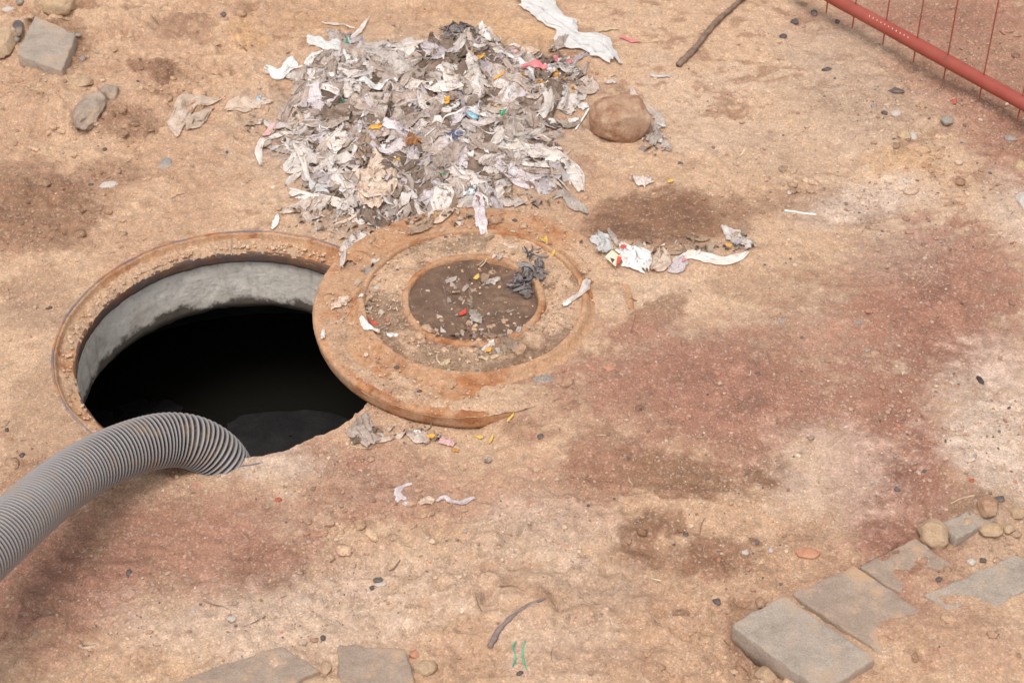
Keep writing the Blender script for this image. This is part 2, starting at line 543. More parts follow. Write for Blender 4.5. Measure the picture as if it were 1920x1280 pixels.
def stone_mat(name, a, b, c3, rough=0.85, sc_=22, dust=0.35):
    s = N(name); co = s.coord(True)
    c = s.ramp(s.noise(co, sc_, 8, 0.68, 0.3), [(0.3, a), (0.5, b), (0.7, c3)])
    c = s.mix(0.6, c, s.mix(1.0, c, s.ramp(s.noise(co, 350, 3, 0.6), [(0.3, 0.65), (0.7, 1.3)]), 'MULTIPLY'))
    if dust:
        c = s.mix(s.math('MULTIPLY', s.ramp(s.noise(co, 16, 8, 0.72), [(0.5, 0.0), (0.66, 1.0)]), dust * 2), c, (.50, .33, .215))
    return s.done(c, rough, s.bump(s.noise(co, 90, 7, 0.72), 0.006, 0.9), 0.25)


M['st_brown'] = stone_mat('red_brown_stone', (.24, .105, .06), (.44, .27, .175), (.56, .41, .30), dust=0.3)
M['st_grey'] = stone_mat('grey_stone', (.24, .175, .135), (.38, .295, .235), (.49, .40, .33), dust=0.3)
M['st_tan'] = stone_mat('tan_stone', (.34, .22, .14), (.50, .35, .23), (.60, .46, .32), dust=0.25)
M['st_ochre'] = stone_mat('ochre_stone', (.42, .27, .16), (.54, .38, .24), (.62, .47, .33), dust=0.15)
M['st_dark'] = stone_mat('dark_stone', (.09, .075, .07), (.14, .12, .115), (.22, .19, .175), dust=0.3)
M['st_blue'] = stone_mat('blue_grey_stone', (.25, .225, .205), (.34, .31, .285), (.43, .395, .365), dust=0.3)
M['st_pale'] = stone_mat('pale_stone', (.48, .42, .37), (.58, .52, .46), (.68, .62, .56), dust=0.2)
M['st_brick'] = stone_mat('brick_orange_stone', (.45, .19, .11), (.56, .27, .17), (.62, .36, .25), dust=0.25)
M['st_red'] = stone_mat('brick_red_stone', (.40, .08, .05), (.50, .12, .07), (.55, .2, .12), dust=0.15)
M['paver'] = stone_mat('grey_paver_concrete', (.29, .215, .17), (.37, .28, .22), (.44, .34, .27), sc_=14, dust=0.75)
M['paver2'] = stone_mat('clean_grey_paver_concrete', (.30, .24, .195), (.39, .32, .265), (.46, .385, .325), sc_=18, dust=0.34)

# ------------------------------------------------------------------ soil colour: dry sand, damp stains, blurred red foreground haze painted in, pale grit
TAN = np.array([.530, .352, .232]); DAMP = np.array([.225, .118, .070]); RED_HAZE = np.array([.300, .150, .104]); PALE = np.array([.560, .430, .345])
GREYB = np.array([.36, .262, .20]); OCH = np.array([.52, .31, .16])
STAINS_AND_HAZE = [  # px, py, rx, ry, rotation in degrees, strength, kind (r: red foreground haze painted on)
    (1235, 420, 135, 62, -5, .95, 'd'), (1310, 395, 120, 40, 10, .6, 'd'), (1165, 400, 50, 30, 0, .6, 'd'),
    (60, 400, 140, 70, 10, .75, 'd'), (170, 345, 110, 40, -15, .5, 'd'), (40, 330, 70, 40, 0, .5, 'd'), (250, 230, 70, 35, 10, .6, 'd'),
    (110, 85, 60, 60, 0, .55, 'd'), (300, 130, 50, 20, 20, .85, 'd'), (340, 45, 60, 28, 0, .5, 'd'), (470, 65, 50, 30, 30, .6, 'o'), (600, 40, 70, 25, 0, .4, 'o'),
    (960, 60, 110, 34, 10, .55, 'o'), (860, 20, 80, 18, 0, .35, 'o'), (1110, 70, 40, 22, 30, .5, 'd'),
    (1230, 905, 175, 42, 0, .85, 'd'), (1445, 898, 62, 26, 5, .85, 'd'), (1130, 880, 60, 40, 0, .6, 'd'), (1390, 855, 60, 20, 0, .6, 'd'),
    (1195, 1010, 48, 34, -30, .9, 'd'), (1260, 1000, 32, 20, 0, .8, 'd'), (1350, 1055, 70, 40, -20, .8, 'd'), (1185, 1052, 50, 20, 0, .6, 'd'), (1300, 1060, 90, 30, 0, .5, 'd'),
    (1090, 1075, 22, 10, -30, .8, 'd'), (1410, 1012, 22, 9, 10, .8, 'd'), (1270, 1165, 18, 12, 20, .7, 'd'), (1140, 690, 22, 10, 0, .4, 'r'),
    (1500, 1010, 50, 20, 0, .4, 'd'), (505, 1062, 76, 44, 8, .75, 'e'), (1400, 1200, 60, 60, 20, .55, 'd'), (1110, 1110, 90, 40, 0, .45, 'g'),
    (1240, 610, 60, 26, -30, .7, 'd'), (1190, 650, 40, 14, -30, .5, 'd'), (1060, 100, 30, 12, 0, .3, 'd'), (1030, 950, 120, 60, 0, .5, 'r'),
    (310, 1030, 300, 84, 4, .80, 'r'), (90, 1110, 200, 84, 0, .85, 'r'), (470, 960, 200, 50, 0, .45, 'r'), (730, 905, 160, 62, 10, .62, 'r'), (620, 870, 60, 30, 0, .35, 'r'),
    (1340, 740, 260, 92, 5, .90, 'r'), (1480, 660, 230, 60, -10, .62, 'r'), (1150, 780, 150, 74, 0, .55, 'r'), (1390, 820, 150, 50, 0, .6, 'r'),
    (1750, 600, 150, 170, 20, 1.0, 'r'), (1350, 760, 170, 60, 5, .6, 'r'), (1470, 780, 110, 40, 0, .6, 'r'), (1830, 520, 110, 110, 0, .75, 'r'), (1695, 890, 115, 180, 10, 1.0, 'r'), (1640, 760, 90, 80, 0, .6, 'r'), (1660, 1000, 60, 60, 0, 1.0, 'r'),
    (1830, 120, 160, 150, 20, .75, 'r'), (1900, 260, 90, 130, 0, .75, 'r'), (1760, 20, 190, 50, 0, .8, 'r'), (1640, 1120, 110, 50, 20, .5, 'r'), (1850, 1230, 90, 60, 0, .35, 'r'),
    (1560, 80, 100, 60, 0, .35, 'g'), (1620, 200, 130, 90, 20, .5, 'g'), (1460, 280, 90, 60, 0, .25, 'g'), (1560, 380, 140, 40, 0, .5, 'd'), (1690, 300, 80, 30, 0, .5, 'o'),
    (1620, 370, 120, 34, -10, .75, 'p'), (1850, 830, 80, 120, 0, .85, 'p'), (1880, 700, 60, 60, 0, .5, 'p'), (1905, 400, 50, 80, 0, .6, 'p'), (1570, 900, 110, 80, 0, .45, 'p'),
    (1000, 1010, 130, 50, 0, .45, 'p'), (520, 1170, 260, 60, 0, .5, 'p'), (1060, 1230, 120, 50, 0, .3, 'p'), (500, 880, 90, 24, 0, .6, 'p'),
    (780, 1090, 200, 50, 0, .3, 'p'), (330, 880, 40, 14, 0, .8, 'd'), (1840, 1000, 90, 50, 0, .35, 'g'),
    (700, 410, 130, 30, 0, .55, 'g'), (790, 240, 270, 150, 0, .85, 'g'), (300, 620, 40, 0.1, 0, 0, 'p'), (90, 800, 90, 120, 0, .35, 'd'), (60, 560, 80, 60, 0, .4, 'd'),
    (1500, 560, 160, 40, 0, .3, 'd'), (1690, 480, 90, 60, 0, .35, 'g'), (1820, 960, 40, 30, 0, .4, 'd')]
KINDC = {'d': DAMP, 'e': DAMP * 1.15, 'r': RED_HAZE, 'p': PALE, 'g': GREYB, 'o': OCH}


def soil_color(x, y):
    c = np.zeros(np.shape(x) + (4,)); c[..., :3] = TAN; c[..., 3] = 1
    big = fbm(x * 2.2, y * 2.2, s=61, o=5)
    mid = fbm(x * 11, y * 14, s=66, o=5, g=0.6)
    m = sstep(0.05, 0.55, big + 0.5 * mid)[..., None]
    c[..., :3] = c[..., :3] * (1 - 0.34 * m) + DAMP * 1.5 * 0.34 * m
    m = sstep(0.1, 0.5, -big + 0.3 * mid)[..., None]
    c[..., :3] = c[..., :3] * (1 - 0.3 * m) + PALE * 0.3 * m
    # patchy small damp flecks
    m = sstep(0.20, 0.42, fbm(x * 17, y * 25, s=77, o=4, g=0.6))[..., None] * (0.30 + 0.32 * sstep(-.2, .4, fbm(x * 3, y * 3, s=79, o=2))[..., None])
    c[..., :3] = c[..., :3] * (1 - m) + DAMP * 1.25 * m
    wx = 0.035 * fbm(x * 9, y * 9, s=71, o=4, g=0.6); wy = 0.035 * fbm(x * 9, y * 9, s=75, o=4, g=0.6)
    edge = fbm(x * 30, y * 38, s=83, o=4, g=0.7)
    for px, py, rx, ry, rot, st, k in STAINS_AND_HAZE:
        q = at(px, py); sc2 = pxm(q)
        X = (x - q[0]) * sc2; Y = (y - q[1]) * sc2 * 0.66
        msk = (np.abs(X) < 3 * rx + 60) & (np.abs(Y) < 3 * ry + 60)
        if st <= 0 or not msk.any(): continue
        wk = 1.0 if k != 'e' else 0.25
        Xm = X[msk] + wx[msk] * sc2 * wk; Ym = -(Y[msk] + wy[msk] * sc2 * 0.6 * wk)
        ca, sa = math.cos(math.radians(rot)), math.sin(math.radians(rot))
        e = np.sqrt(((Xm * ca + Ym * sa) / rx) ** 2 + ((-Xm * sa + Ym * ca) / ry) ** 2)
        if k in 'de': mk = sstep(1.22, 0.80, e + 0.38 * edge[msk] * (1 if k == 'd' else 0.2))
        else: mk = sstep(1.6, 0.45, e + 0.60 * edge[msk] + .32 * mid[msk])
        mk = (mk * st)[:, None]
        cc = c[msk]
        cc[:, :3] = cc[:, :3] * (1 - mk) + KINDC[k] * (1 - 0.35 * edge[msk][:, None] - .30 * mid[msk][:, None]) * mk
        if k in 'de': cc[:, 3:] = cc[:, 3:] * (1 - 0.6 * mk)
        c[msk] = cc
    return c


# ------------------------------------------------------------------ the ground: one sheet to the horizon, cut open over the shaft
def axis(lo, hi, step, reach, grow=1.16):
    core = list(np.arange(lo, hi + 1e-9, step))
    a, st = lo, step
    left = []
    while a > -reach:
        st *= grow; a -= st; left.append(a)
    b, st = core[-1], step
    right = []
    while b < reach:
        st *= grow; b += st; right.append(b)
    return np.array(left[::-1] + core + right)


gx = axis(-1.46, 1.46, 0.004, 160)
gy = axis(-1.02, 1.46, 0.004, 160)
X, Y = np.meshgrid(gx, gy, indexing='ij')
Z = ground_h(X.ravel(), Y.ravel()).reshape(X.shape)
V = np.stack([X.ravel(), Y.ravel(), Z.ravel()], 1)
F = grid_faces(len(gx), len(gy))
cx = V[F, 0].mean(1); cy = V[F, 1].mean(1)
fr = np.hypot(cx - RC[0], cy - RC[1])


def cut_radius(a):
    """the soil stops at the frame's outer edge, but spills over it on the near side"""
    a = np.degrees(a)
    n = sstep(-152, -118, a) * sstep(-18, -34, a)
    return R_RIM - 0.003 - n * (0.017 + 0.002 * np.sin(a * 0.31) + 0.0025 * vn(a * 0.7, a * 0, s=3))


fa = np.arctan2(cy - RC[1], cx - RC[0])
keep = fr > cut_radius(fa)
F = F[keep]
# snap the ragged border onto the circle
cnt = np.zeros(len(V), int); np.add.at(cnt, F.ravel(), 1)
vr = np.hypot(V[:, 0] - RC[0], V[:, 1] - RC[1]); va = np.arctan2(V[:, 1] - RC[1], V[:, 0] - RC[0])
bd = (cnt > 0) & (cnt < 4) & (vr < R_RIM + 0.02)
cr = cut_radius(va[bd])
V[bd, 0] = RC[0] + np.cos(va[bd]) * cr; V[bd, 1] = RC[1] + np.sin(va[bd]) * cr
used = np.where(cnt > 0)[0]
remap = -np.ones(len(V), int); remap[used] = np.arange(len(used))
V = V[used]; F = remap[F]
C4 = soil_color(V[:, 0], V[:, 1])
ground = mesh('ground', V, F, M['soil'], color=C4)
tag(ground, kind='structure')
gl = mesh('soil_lip', np.concatenate([np.stack([RC[0] + cut_radius(t) * np.cos(t), RC[1] + cut_radius(t) * np.sin(t),
          ground_h(RC[0] + cut_radius(t) * np.cos(t), RC[1] + cut_radius(t) * np.sin(t)) * (1 - k) + k * -0.035], 1)
          for t in [np.linspace(-math.pi, math.pi, 720, endpoint=False)] for k in (0, 0.5, 1)]).reshape(3, 720, 3).transpose(1, 0, 2).reshape(-1, 3),
          grid_faces(720, 3, True), M['soil'], parent=ground, color=np.tile(np.array([[.33, .19, .12, 1]]), (2160, 1)))


# ------------------------------------------------------------------ the manhole
def lathe(name, c, prof, n, mat, parent, amp=0.0, freq=60, seed=0, angles=None, color=None, skip=None):
    """profile of (radius, height) turned about c; amp roughens it like cast and rusted metal"""
    P = []
    for (r0, z0), (r1, z1) in zip(prof[:-1], prof[1:]):
        k = max(1, int(math.hypot(r1 - r0, z1 - z0) / 0.006))
        P += [(r0 + (r1 - r0) * i / k, z0 + (z1 - z0) * i / k) for i in range(k)]
    P.append(prof[-1]); P = np.array(P)
    t = np.linspace(0, 2 * math.pi, n, endpoint=False)
    if angles: t = np.linspace(math.radians(angles[0]), math.radians(angles[1]), n)
    T, R = np.meshgrid(t, P[:, 0], indexing='ij'); Zz = np.tile(P[:, 1], (n, 1))
    x = c[0] + R * np.cos(T); y = c[1] + R * np.sin(T)
    if amp:
        d = amp * (fbm(x * freq, y * freq, Zz * freq, s=seed, o=3))
        d2 = amp * (fbm(x * freq, y * freq, Zz * freq, s=seed + 9, o=3))
        R = R + d * 0.7; Zz = Zz + d2
        x = c[0] + R * np.cos(T); y = c[1] + R * np.sin(T)
    Vv = np.stack([x, y, Zz], -1).reshape(-1, 3)
    Ff = grid_faces(n, len(P), not angles)
    if skip is not None:
        ctr = Vv[Ff].mean(1); Ff = Ff[~skip(ctr)]
    cl = color(Vv) if color else None
    return mesh(name, Vv, Ff, mat, parent, color=cl)


man = tag(empty('manhole', (RC[0], RC[1], 0)), 'open round manhole with rusty iron frame, sandy seat ledge and pale concrete neck', 'manhole')
inv = (-RC[0], -RC[1], 0)
loc0 = (0.0, 0.0)       # parts of the manhole are modelled about its own centre


def wnoise(c):
    return c


lathe('outer_edge', loc0, [(.3735, -.03), (.3735, .002), (.3715, .0045), (.3685, .0035), (.3675, -.004)], 540, M['rust_rim'], man, 0.0018, 40, 1)
lathe('seat_wall', loc0, [(.3680, .0015), (.3655, .0008), (.3637, -.003), (.3625, -.012), (.350, -.022)], 540, M['rust_slope'], man, 0.0024, 40, 1)
lathe('seat_ledge', loc0, [(.352, -.0225), (.336, -.0235), (.331, -.026)], 400, M['rust'], man, 0.0012, 50, 2)
lathe('inner_lip', loc0, [(.333, -.0245), (.330, -.0255), (.3275, -.029), (.3280, -.040), (.3285, -.052), (.3345, -.055)], 480, M['rust_lip'], man, 0.0022, 45, 3)
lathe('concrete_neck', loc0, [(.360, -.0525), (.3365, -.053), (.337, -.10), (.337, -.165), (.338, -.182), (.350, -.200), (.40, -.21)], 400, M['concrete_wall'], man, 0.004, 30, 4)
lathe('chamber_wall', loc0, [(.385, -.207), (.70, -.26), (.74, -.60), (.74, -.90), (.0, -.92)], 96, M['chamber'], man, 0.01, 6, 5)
# crumbs of sand and clods lying on the seat ledge
n_t = 1100
t = np.linspace(0, 2 * math.pi, n_t, endpoint=False); rr = np.linspace(.3275, .3640, 11)
T, R = np.meshgrid(t, rr, indexing='ij'); x = R * np.cos(T); y = R * np.sin(T)
k = (rr - .3275) / .0365
prof = np.interp(k, [0, .12, .35, .75, .92, 1], [-.0295, -.0245, -.0195, -.0150, -.0135, -.018])
zz = prof[None] + 0.0045 * fbm(x * 45, y * 45, s=51, o=3) + 0.003 * vn(x * 150, y * 150, s=52) * 1
aa = np.degrees(T) % 360
zz = zz + 0.004 * ((aa > 75) & (aa < 150)) * np.clip(vn(x * 60, y * 60, s=55) + .2, 0, 1)
zz = zz - 0.010 * sstep(.35, .6, fbm(x * 7, y * 7, s=53, o=2)) - 0.006 * (aa > 20) * (aa < 70)
cc = np.ones((n_t * 11, 4)); cc[:, :3] = np.array([.47, .305, .20]) * (1 + .22 * fbm(x * 20, y * 20, s=54)).reshape(-1, 1)
tag(mesh('ledge_sand', np.stack([x, y, zz], -1).reshape(-1, 3), grid_faces(n_t, 11, True), M['soil'], man, color=cc), kind='stuff')

wa = lathe('water', (RC[0], RC[1]), [(.0001, -.55), (.30, -.55), (.735, -.55)], 64, M['water'], None)
tag(wa, kind='structure')
for px, py, rx, ry, sd_ in ((285, 775, .075, .055, 1), (545, 822, .19, .090, 2), (185, 790, .05, .05, 3)):  # faint light down on the water, modelled as low grey patches
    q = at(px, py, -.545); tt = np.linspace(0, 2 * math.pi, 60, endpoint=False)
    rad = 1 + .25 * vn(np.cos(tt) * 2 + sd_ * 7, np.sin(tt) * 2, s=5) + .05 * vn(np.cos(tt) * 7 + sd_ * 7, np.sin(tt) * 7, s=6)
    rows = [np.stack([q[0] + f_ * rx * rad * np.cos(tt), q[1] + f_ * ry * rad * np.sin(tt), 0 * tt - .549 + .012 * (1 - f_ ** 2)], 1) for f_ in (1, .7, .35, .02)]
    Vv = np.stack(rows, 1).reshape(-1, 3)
    tag(centre(mesh('painted_light_patch', Vv, grid_faces(60, 4, True), M['painted_light']), q), {1: 'painted grey patch of light deep in the dark manhole, just beyond the top of the hose',
        2: 'large dim painted patch of light deep in the manhole right of the hose', 3: 'small painted grey patch of light deep in the manhole by its left wall'}[sd_], 'painted_light')

# ------------------------------------------------------------------ the cover
cov = tag(empty('manhole_cover', (CC[0], CC[1], 0)), 'round rusty iron manhole cover with raised rings, half buried in sand beside the open manhole', 'manhole cover')
kh = at(655, 497, .04)[:2] - CC; kh2 = at(838, 1e3, .04)[:2]


def hole_skip(c):
    return (np.hypot(c[:, 0] - kh[0], (c[:, 1] - kh[1]) * .8) < 0.013) & (c[:, 2] > 0.03)


lathe('flange', loc0, [(.02, .001), (.328, .001), (.334, .004), (.336, .012), (.338, .0335), (.3365, .038), (.332, .0398), (.256, .0405), (.250, .044), (.242, .052), (.238, .0535)],
      720, M['rust'], cov, 0.0016, 34, 11, skip=hole_skip)
lathe('raised_ring', loc0, [(.2475, .046), (.2430, .0525), (.2395, .0570), (.2370, .0592), (.2310, .0595), (.2285, .0580), (.2270, .044)], 720, M['rust_bead'], cov, 0.0032, 46, 12)
lathe('recessed_plate', loc0, [(.229, .0455), (.148, .0475)], 300, M['rust'], cov, 0.001, 30, 13)
lathe('inner_ring', loc0, [(.1530, .046), (.1510, .0550), (.1485, .0585), (.1400, .0597), (.1375, .0588), (.1360, .052), (.135, .042)], 600, M['rust_bead'], cov, 0.0042, 40, 14)
# brown wet mud in the centre
rr = np.linspace(0.0005, .1375, 46); n_t = 260
t = np.linspace(0, 2 * math.pi, n_t, endpoint=False)
T, R = np.meshgrid(t, rr, indexing='ij'); x = R * np.cos(T); y = R * np.sin(T)
zz = .0485 + .003 * fbm(x * 25, y * 25, s=57) + .0016 * vn(x * 90, y * 90, s=58) + .006 * sstep(.11, .137, R) * (vn(np.cos(T) * 3, np.sin(T) * 3, s=59) * .8 + .1)
tag(mesh('wet_mud', np.stack([x, y, zz], -1).reshape(-1, 3), grid_faces(n_t, len(rr), True), M['mud'], cov), kind='stuff')


# sand lying on the cover, thickest to the right
def dirt_sheet(name, r0, r1, nr, base, parent, sd_, extra=None):
    rr = np.linspace(r0, r1, nr); n_t = 900
    t = np.linspace(0, 2 * math.pi, n_t, endpoint=False)
    T, R = np.meshgrid(t, rr, indexing='ij'); x = R * np.cos(T); y = R * np.sin(T)
    a = np.degrees(T); a = (a + 180) % 360 - 180
    zz = base(R, a, x, y)
    c = soil_color((x + CC[0]).ravel(), (y + CC[1]).ravel())
    if extra is not None: c[:, :3] *= extra(x.ravel(), y.ravel())[:, None]
    return tag(mesh(name, np.stack([x, y, zz], -1).reshape(-1, 3), grid_faces(n_t, nr, True), M['soil'], parent, color=c), kind='stuff')


def b1(R, a, x, y):
    right = sstep(-100, -72, a) * sstep(95, 40, a)
    z = .0400 + .0045 * right + .0050 * (fbm(x * 15, y * 15, s=101, o=4, g=.6) - .08) + .0016 * vn(x * 110, y * 110, s=102)
    z = z - .007 * sstep(.318, .336, R) * (1 - .7 * right) + .0035 * sstep(.285, .30, R) * sstep(.325, .31, R) * (a > -170) * (a < -60)
    z = z - .009 * np.exp(-((a - 62) / 22) ** 2) - .010 * np.exp(-((a - 5) / 8) ** 2) * sstep(.318, .326, R) - .006 * np.exp(-((a - 150) / 28) ** 2) - .004 * sstep(.27, .246, R)
    return z


def b2(R, a, x, y):
    low = sstep(-20, -60, a) * sstep(-170, -140, a)
    z = .0515 + .004 * fbm(x * 20, y * 20, s=104, o=4, g=.6) + .0018 * vn(x * 110, y * 110, s=105) + .0022 * vn(x * 60, y * 60, s=106) * (1 + low)
    up = sstep(30, 60, a) * sstep(120, 90, a)
    return z + .004 * up * sstep(.16, .19, R) - .002 * sstep(.205, .228, R)


dirt_sheet('flange_sand', .2445, .3385, 26, b1, cov, 1)
dirt_sheet('recess_sand', .1455, .2315, 30, b2, cov, 2,
           extra=lambda x, y: 1 - .42 * sstep(-.05, .35, fbm(x * 16, y * 16, s=107) + .5 * sstep(-.03, -.16, y)))

# ------------------------------------------------------------------ the hose
cen = [at(-420, 1440, .42), at(-200, 1200, .31), at(0, 1009, .215), at(80, 937, .165), at(150, 886, .130), at(225, 848, .102), at(300, 826, .076), at(360, 829, .048), at(408, 857, .0),
       at(435, 905, -.075), at(448, 975, -.17), at(456, 1075, -.32), at(460, 1240, -.60), at(462, 1420, -.95), at(462, 1490, -1.1)]
cen = np.array(cen)
cen = np.vstack([cen[0] + (cen[0] - cen[1]) * 3.0 + np.array([0, 0, .12]), cen[0] + (cen[0] - cen[1]) * 1.4, cen])


def catmull(P, per=24):
    P = np.asarray(P, float); out = []
    Q = np.vstack([2 * P[0] - P[1], P, 2 * P[-1] - P[-2]])
    for i in range(1, len(Q) - 2):
        for t in np.linspace(0, 1, per, endpoint=False):
            out.append(0.5 * (2 * Q[i] + (Q[i + 1] - Q[i - 1]) * t + (2 * Q[i - 1] - 5 * Q[i] + 4 * Q[i + 1] - Q[i + 2]) * t * t + (3 * Q[i] - Q[i - 1] - 3 * Q[i + 1] + Q[i + 2]) * t ** 3))
    out.append(P[-1]); return np.array(out)


def resample(P, step):
    d = np.r_[0, np.cumsum(np.linalg.norm(np.diff(P, axis=0), axis=1))]
    n = max(2, int(round(d[-1] / step)) + 1); s_ = np.linspace(0, d[-1], n)
    return np.stack([np.interp(s_, d, P[:, k]) for k in range(3)], 1), s_


def frames(P):
    T = np.gradient(P, axis=0); T /= np.linalg.norm(T, axis=1)[:, None]
    n = np.cross(T[0], [0, 0, 1.0] if abs(T[0][2]) < .95 else [1.0, 0, 0]); n /= np.linalg.norm(n) + 1e-9
    Ns = []
    for k in range(len(P)):
        n = n - T[k] * np.dot(n, T[k]); n /= np.linalg.norm(n) + 1e-9; Ns.append(n)
    Ns = np.array(Ns); return T, Ns, np.cross(T, Ns)


def tube(name, P, R, mat, parent=None, seg=12, color=None, rel=None, ribf=None):
    T, A, B = frames(P)
    t = np.linspace(0, 2 * math.pi, seg, endpoint=False)
    R = np.broadcast_to(np.asarray(R, float), (len(P),))
    rad = R[:, None] * np.ones(seg)[None]
    if ribf is not None: rad = rad + ribf(len(P), t)
    Vv = P[:, None] + rad[..., None] * (np.cos(t)[None, :, None] * A[:, None] + np.sin(t)[None, :, None] * B[:, None])
    Vv = Vv.transpose(1, 0, 2).reshape(-1, 3)
    Ff = grid_faces(seg, len(P), True)
    if rel is not None: Vv = Vv - np.asarray(rel)
    return mesh(name, Vv, Ff, mat, parent, color=color)


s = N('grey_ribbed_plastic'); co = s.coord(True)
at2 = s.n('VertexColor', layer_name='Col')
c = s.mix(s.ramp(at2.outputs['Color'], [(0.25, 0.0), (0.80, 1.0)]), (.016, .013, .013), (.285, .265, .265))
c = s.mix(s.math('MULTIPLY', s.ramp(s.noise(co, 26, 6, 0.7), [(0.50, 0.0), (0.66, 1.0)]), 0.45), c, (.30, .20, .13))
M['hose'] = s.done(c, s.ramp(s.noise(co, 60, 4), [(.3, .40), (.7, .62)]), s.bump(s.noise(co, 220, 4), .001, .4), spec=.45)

PITCH_H = 0.0088
hp, hs_ = resample(catmull(cen), PITCH_H / 8)
ph = hs_ / PITCH_H * 2 * math.pi
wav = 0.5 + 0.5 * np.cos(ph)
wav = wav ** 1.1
seg = 72
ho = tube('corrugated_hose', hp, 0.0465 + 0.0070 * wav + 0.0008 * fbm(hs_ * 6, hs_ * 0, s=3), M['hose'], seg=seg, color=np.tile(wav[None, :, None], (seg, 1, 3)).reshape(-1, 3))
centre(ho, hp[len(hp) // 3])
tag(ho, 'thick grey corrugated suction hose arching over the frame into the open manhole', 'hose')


# ------------------------------------------------------------------ slabs, stones, sticks
def slab(name, pts, top, thick, mat, bevel=0.003, rough=0.0022, seed=0, parent=None, tilt=(0, 0), irregular=0.0045, faces_flat=False):
    """a thick flat piece with the given outline (world x, y), chipped edge and bevel"""
    P = np.array(pts, float); n = len(P); c = P.mean(0)
    out = []
    tot = sum(np.linalg.norm(P[(i + 1) % n] - P[i]) for i in range(n))
    for i in range(n):
        a, b = P[i], P[(i + 1) % n]; k = max(3, int(110 * np.linalg.norm(b - a) / tot))
        for j in range(k): out.append(a + (b - a) * j / k)
    O = np.array(out); m = len(O)
    # round the corners a little
    for _ in range(2): O = 0.25 * np.roll(O, 1, 0) + 0.5 * O + 0.25 * np.roll(O, -1, 0)
    d = O - c; ln = np.linalg.norm(d, axis=1)[:, None]; u = d / ln
    O = O + u * (irregular * fbm(O[:, 0] * 40 + seed, O[:, 1] * 40, s=seed, o=3))[:, None]
    rows = []
    zt = lambda xy: top + tilt[0] * (xy[:, 0] - c[0]) + tilt[1] * (xy[:, 1] - c[1])
    spec = [(0.9, -thick), (0.0, -thick * .97), (0.0, -thick * .5), (0.0, -bevel), (bevel * .35, -bevel * .3), (bevel, 0)]
    for ins, dz in spec:
        q = (O - u * ins) if ins < 0.5 else (c + (O - c) * 0.05)
        rows.append(np.c_[q, zt(q) + dz])
    for f_ in (.93, .85, .75, .65, .55, .45, .33, .2, .08, .001):
        q = c + (O - u * bevel - c) * f_
        rows.append(np.c_[q, zt(q)])
    Vv = np.stack(rows, 1).reshape(-1, 3)
    Vv = Vv + rough * np.stack([fbm(Vv[:, 0] * 50, Vv[:, 1] * 50, Vv[:, 2] * 50, s=seed + k, o=3) for k in (1, 2, 3)], 1)
    o = mesh(name, Vv, grid_faces(m, len(rows), True), mat, parent)
    if parent is None: centre(o, (c[0], c[1], top - thick))
    return o


def pslab(name, pix, z, thick, mat, label, cat, group=None, **kw):
    c = np.mean(np.array(pix, float), 0); g0 = G(c[0], c[1])[2]
    pts = [at(a, b, g0 + z)[:2] for a, b in pix]
    o = slab(name, pts, g0 + z, thick, mat, **kw)
    return tag(o, label, cat, group)


_ico = {}


def ico(sub):
    if sub in _ico: return _ico[sub]
    import bmesh
    bm = bmesh.new(); bmesh.ops.create_icosphere(bm, subdivisions=sub, radius=1.0)
    Vv = np.array([v.co[:] for v in bm.verts]); Ff = np.array([[v.index for v in f.verts] for f in bm.faces]); bm.free()
    _ico[sub] = (Vv, Ff); return _ico[sub]


def rock(name, px, py, w_, h_, ang, mat, label, cat='stone', tall=0.6, seed=0, sub=4, lump=0.22, facet=0.0, sink=0.35, group=None, fine=0.05):
    """w_, h_: size in pixels of the photograph, ang: turn of its long side"""
    q = G(px, py); k = pxm(q)
    a, b = w_ / 2 / k, h_ / 2 / k / 0.82
    Vv, Ff = ico(sub); Vv = Vv.copy()
    o1 = seed * 3.17
    d = 1 + lump * (1.5 if facet > .12 or max(w_, h_) < 30 else .8) * fbm(Vv[:, 0] * 1.5 + o1, Vv[:, 1] * 1.5, Vv[:, 2] * 1.5, s=seed, o=4, g=.6) + fine * fbm(Vv[:, 0] * 5 + o1, Vv[:, 1] * 5, Vv[:, 2] * 5, s=seed + 5, o=3)
    facet = max(facet, .15)
    if facet:
        r_ = np.random.default_rng(seed)
        for _ in range(12):
            nrm = r_.normal(size=3); nrm /= np.linalg.norm(nrm)
            dd = Vv @ nrm; lim = 1 - facet * (0.5 + 0.9 * r_.random())
            d = np.where(dd * d > lim, lim / np.maximum(dd, 1e-3), d)
    Vv = Vv * d[:, None]
    c_ = min(a, b) * tall * 1.1
    Vv = Vv * np.array([a, b, c_])
    ca, sa = math.cos(ang), math.sin(ang)
    Vv = np.stack([Vv[:, 0] * ca - Vv[:, 1] * sa, Vv[:, 0] * sa + Vv[:, 1] * ca, Vv[:, 2]], 1)
    q = G(px, py + 0.30 * c_ * k)          # foot of the stone
    z0 = q[2] + c_ * (1 - 2 * sink)
    o = mesh(name, Vv, Ff, mat); o.location = (q[0], q[1], z0)
    return tag(o, label, cat, group)


